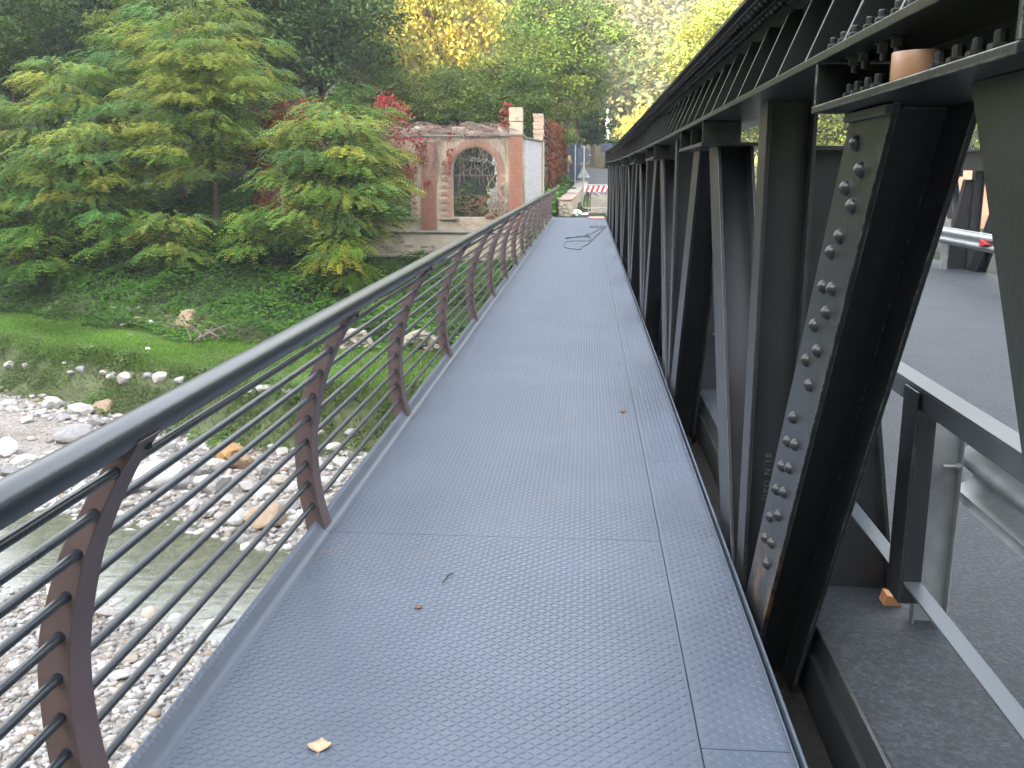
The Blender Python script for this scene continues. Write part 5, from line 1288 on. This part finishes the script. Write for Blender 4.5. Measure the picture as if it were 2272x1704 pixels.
plant('acacia_tree', A2, 'shaded acacia at the left between bank and wood', ac, -24.0, 37.5, 4.4, 1.0, tint=(.9, 1, .95))
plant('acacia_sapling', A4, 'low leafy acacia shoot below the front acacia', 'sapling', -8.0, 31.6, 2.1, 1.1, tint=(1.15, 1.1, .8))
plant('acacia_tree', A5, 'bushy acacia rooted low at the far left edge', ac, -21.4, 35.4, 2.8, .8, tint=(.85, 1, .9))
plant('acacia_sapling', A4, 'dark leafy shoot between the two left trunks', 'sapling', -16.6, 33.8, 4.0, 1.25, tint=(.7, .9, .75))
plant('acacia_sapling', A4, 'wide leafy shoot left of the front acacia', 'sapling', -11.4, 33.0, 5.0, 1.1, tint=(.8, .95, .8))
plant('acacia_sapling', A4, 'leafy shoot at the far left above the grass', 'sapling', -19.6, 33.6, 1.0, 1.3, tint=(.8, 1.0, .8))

B1 = tree_meshes(201, 3.5, 3.6, 4.6, 7.2, 95, 'broad', DARK + [(0.06, .11, .028)], .2, 175, 1.05, .22)
B2 = tree_meshes(202, 4.0, 3.5, 4.4, 7.6, 95, 'broad', [(0.085, .14, .026), (.105, .16, .026), (.14, .175, .03), (.07, .12, .024)], .19, 180, 1.0, .2)
B3 = tree_meshes(203, 4.2, 3.2, 4.0, 7.4, 80, 'flat', [(0.08, .135, .025), (.11, .16, .026), (.15, .175, .03)], .19, 175, 1.1, .18)
B4 = tree_meshes(204, 3.0, 3.8, 4.6, 7.0, 85, 'broad', YELLOW, .24, 130, 1.05, .2)
B5 = tree_meshes(205, 3.0, 3.4, 4.4, 6.4, 80, 'broad', YGREEN, .3, 90, 1.05, .2)
B6 = tree_meshes(206, 2.0, 2.2, 5.2, 6.2, 80, 'flat', DARK, .3, 95, .95, .2)
plant('holm_oak', B1, 'large dark evergreen oak behind the left end of the ruin', 'oak tree', -12.6, 47.0, .2, 1.12)
plant('holm_oak', B1, 'dark evergreen oak further left in the wood', 'oak tree', -18.5, 51, 2.2, 1.1)
plant('cedar_tree', B6, 'dark flat layered conifer at the upper left', 'conifer', -24.5, 51.0, 1.0, 1.3)
plant('cedar_tree', B6, 'dark conifer at the far left edge of the wood', 'conifer', -31.5, 53.0, 2.0, 1.25)
plant('wood_tree', B3, 'leafy tree with visible dark trunk right behind the arched window', 'tree', -6.4, 50.0, .5, .78)
plant('wood_tree', B2, 'leafy tree with dark trunk behind the brick corner of the ruin', 'tree', -4.2, 49.0, 2.5, .8)
plant('wood_tree', B2, 'rounded green tree behind the ivy wall', 'tree', -1.4, 57.0, 4.1, 1.0)
plant('cypress_tree', B6, 'narrow dark tree beside the bend of the road', 'tree', .5, 70.0, 3.0, .74)
plant('yellow_tree', B4, 'sunlit golden yellow tree above the ruin', 'tree', -9.0, 62.0, .0, 1.15, scz=1.72)
WG = 'shaded trees of the wood behind the ruin'
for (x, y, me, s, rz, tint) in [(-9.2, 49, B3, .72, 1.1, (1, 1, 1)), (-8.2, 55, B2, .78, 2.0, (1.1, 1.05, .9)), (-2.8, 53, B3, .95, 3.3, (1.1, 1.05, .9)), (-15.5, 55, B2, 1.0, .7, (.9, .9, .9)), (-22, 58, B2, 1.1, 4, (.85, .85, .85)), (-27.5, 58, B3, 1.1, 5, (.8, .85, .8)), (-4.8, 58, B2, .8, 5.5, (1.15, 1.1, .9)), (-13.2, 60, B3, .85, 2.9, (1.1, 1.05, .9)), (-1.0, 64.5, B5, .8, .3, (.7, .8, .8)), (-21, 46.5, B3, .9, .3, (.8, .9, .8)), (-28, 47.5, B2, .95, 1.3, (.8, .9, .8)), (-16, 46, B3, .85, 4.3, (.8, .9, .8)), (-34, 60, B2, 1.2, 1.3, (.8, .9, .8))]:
    lab = {(-9.2, 49): 'shaded tree whose crown rises just over the red creeper of the ruin', (-8.2, 55): 'shaded tree under the golden yellow crown', (-2.8, 53): 'shaded green tree behind the rubble pier', (-4.8, 58): 'green tree further back between window and brick corner', (-1.0, 64.5): 'pale green tree near the bend of the road'}.get((x, y), 'shaded green tree in the wood behind the ruin')
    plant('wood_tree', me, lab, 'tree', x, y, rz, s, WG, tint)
SG = 'sunlit trees on the slope above the wood'
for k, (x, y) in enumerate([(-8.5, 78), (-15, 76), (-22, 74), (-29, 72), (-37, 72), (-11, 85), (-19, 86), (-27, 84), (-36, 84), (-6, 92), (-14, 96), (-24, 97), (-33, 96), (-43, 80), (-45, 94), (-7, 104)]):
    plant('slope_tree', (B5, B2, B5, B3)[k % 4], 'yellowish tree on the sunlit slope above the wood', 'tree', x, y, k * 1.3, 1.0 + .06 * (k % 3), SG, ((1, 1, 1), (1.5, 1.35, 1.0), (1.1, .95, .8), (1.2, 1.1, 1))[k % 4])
# the far side of the road
plant('yellow_tree', B4, 'sunlit yellow tree just above the far end of the truss', 'tree', 5.0, 84, 1.1, .82, tint=(.95, .95, 1))
plant('yellow_tree', B4, 'large sunlit yellow green tree over the middle of the truss', 'tree', 8.6, 60, 2.6, 1.15, tint=(.75, .9, 1))
plant('yellow_tree', B5, 'sunlit light green tree behind the truss end', 'tree', 10.5, 100, .6, 1.0, tint=(1, 1, 1.2))
RG = 'sunlit trees beyond the road on the right'
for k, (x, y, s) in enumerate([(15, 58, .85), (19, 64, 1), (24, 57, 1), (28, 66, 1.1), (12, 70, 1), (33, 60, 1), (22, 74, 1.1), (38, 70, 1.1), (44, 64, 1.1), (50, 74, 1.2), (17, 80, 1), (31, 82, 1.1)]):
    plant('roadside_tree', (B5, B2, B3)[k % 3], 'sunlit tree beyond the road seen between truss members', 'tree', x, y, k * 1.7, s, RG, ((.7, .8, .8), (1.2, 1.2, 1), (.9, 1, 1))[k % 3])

# wood covering the far hillside: reads as one mass
def far_wood(name, n, area, seed, size, per, cols):
    g = np.random.default_rng(seed); x, y = area(g, n); n = len(x); z = height(x, y)
    r = g.uniform(1.7, 3.4, n) * size; hh = r * g.uniform(1.0, 1.7, n)
    base = np.array(cols)[g.integers(0, len(cols), n)] * g.uniform(.75, 1.25, (n, 1))
    v = unit(g.normal(size=(n, per, 3))); lump = 1 + .28 * np.sin(v[..., :1] * 5 + g.random((n, 1, 1)) * 6) * np.cos(v[..., 2:3] * 4 + g.random((n, 1, 1)) * 6)
    rad = g.random((n, per, 1)) ** .25 * lump
    P = np.stack([x, y, z + hh * 0.95], -1)[:, None] + v * rad * np.stack([r, r, hh], -1)[:, None]
    nr = unit(v + np.array([0, 0, .5]) + g.normal(0, .4, v.shape)); dd = unit(np.cross(nr, g.normal(size=v.shape)))
    S = unit(np.cross(nr, dd)); c = np.broadcast_to(base[:, None], v.shape) * (1 + .18 * g.normal(size=(n, per, 1))).clip(.5, 1.6)
    m = n * per; L = np.repeat(r, per) * g.uniform(.15, .29, m) * (1.12 if per > 150 else 1.8)
    return stuff(link(name, quads_mesh(name, P.reshape(m, 3), dd.reshape(m, 3), S.reshape(m, 3), L, L * .3, c.reshape(m, 3), M['leaf'])))
def ar_hill(g, n):
    x = g.uniform(-75, 110, n); y = g.uniform(88, 245, n); d, _ = road_at(x, y); k = (np.abs(x) < y * .6 + 10) & (d > 7) & ((y > 104) | (x > 1.0)); return x[k], y[k]
far_wood('far_wood', 1050, ar_hill, 51, 1.12, 190, [(.1, .12, .045), (.14, .15, .05), (.08, .11, .04), (.2, .19, .07), (.18, .16, .09), (.25, .22, .07), (.2, .17, .12), (.09, .12, .055)])
def ar_slope_gap(g, n):
    x = g.uniform(-4, 46, n); y = g.uniform(86, 150, n); d, _ = road_at(x, y); return x[d > 6], y[d > 6]
far_wood('far_wood', 420, ar_slope_gap, 54, .85, 230, [(.12, .14, .05), (.16, .17, .055), (.1, .13, .045), (.22, .21, .07), (.26, .23, .08)])
def ar_ridge(g, n):
    x = g.uniform(-150, 60, n); y = g.uniform(-160, 60, n); s = math.sin(SUN_AZ) * x + math.cos(SUN_AZ) * y; k = (s < -24) & (s > -112); return x[k], y[k]
far_wood('ridge_wood', 1300, ar_ridge, 52, 1.4, 30, [(.05, .07, .025), (.07, .085, .03), (.035, .05, .02)])
def ar_back(g, n):
    x = g.uniform(20, 120, n); y = g.uniform(-40, 100, n); k = (x > 48) | ((x > 30) & (y > 30)); return x[k], y[k]
far_wood('valley_wood', 420, ar_back, 53, 1.3, 70, [(.09, .1, .03), (.16, .14, .04), (.06, .08, .03)])

# ------------------------------------------------------------------ the air of the valley
hm, hn, ho = new_mat('valley_haze')
pv = N(hn, 'ShaderNodeVolumePrincipled'); pv.inputs['Color'].default_value = (0.95, 0.96, 0.98, 1); pv.inputs['Density'].default_value = 0.0008
hn.links.new(pv.outputs[0], ho.inputs['Volume'])
hb = MB().box(-330, 290, -260, 460, -8, 170).build('haze', hm, smooth=0); stuff(hb)
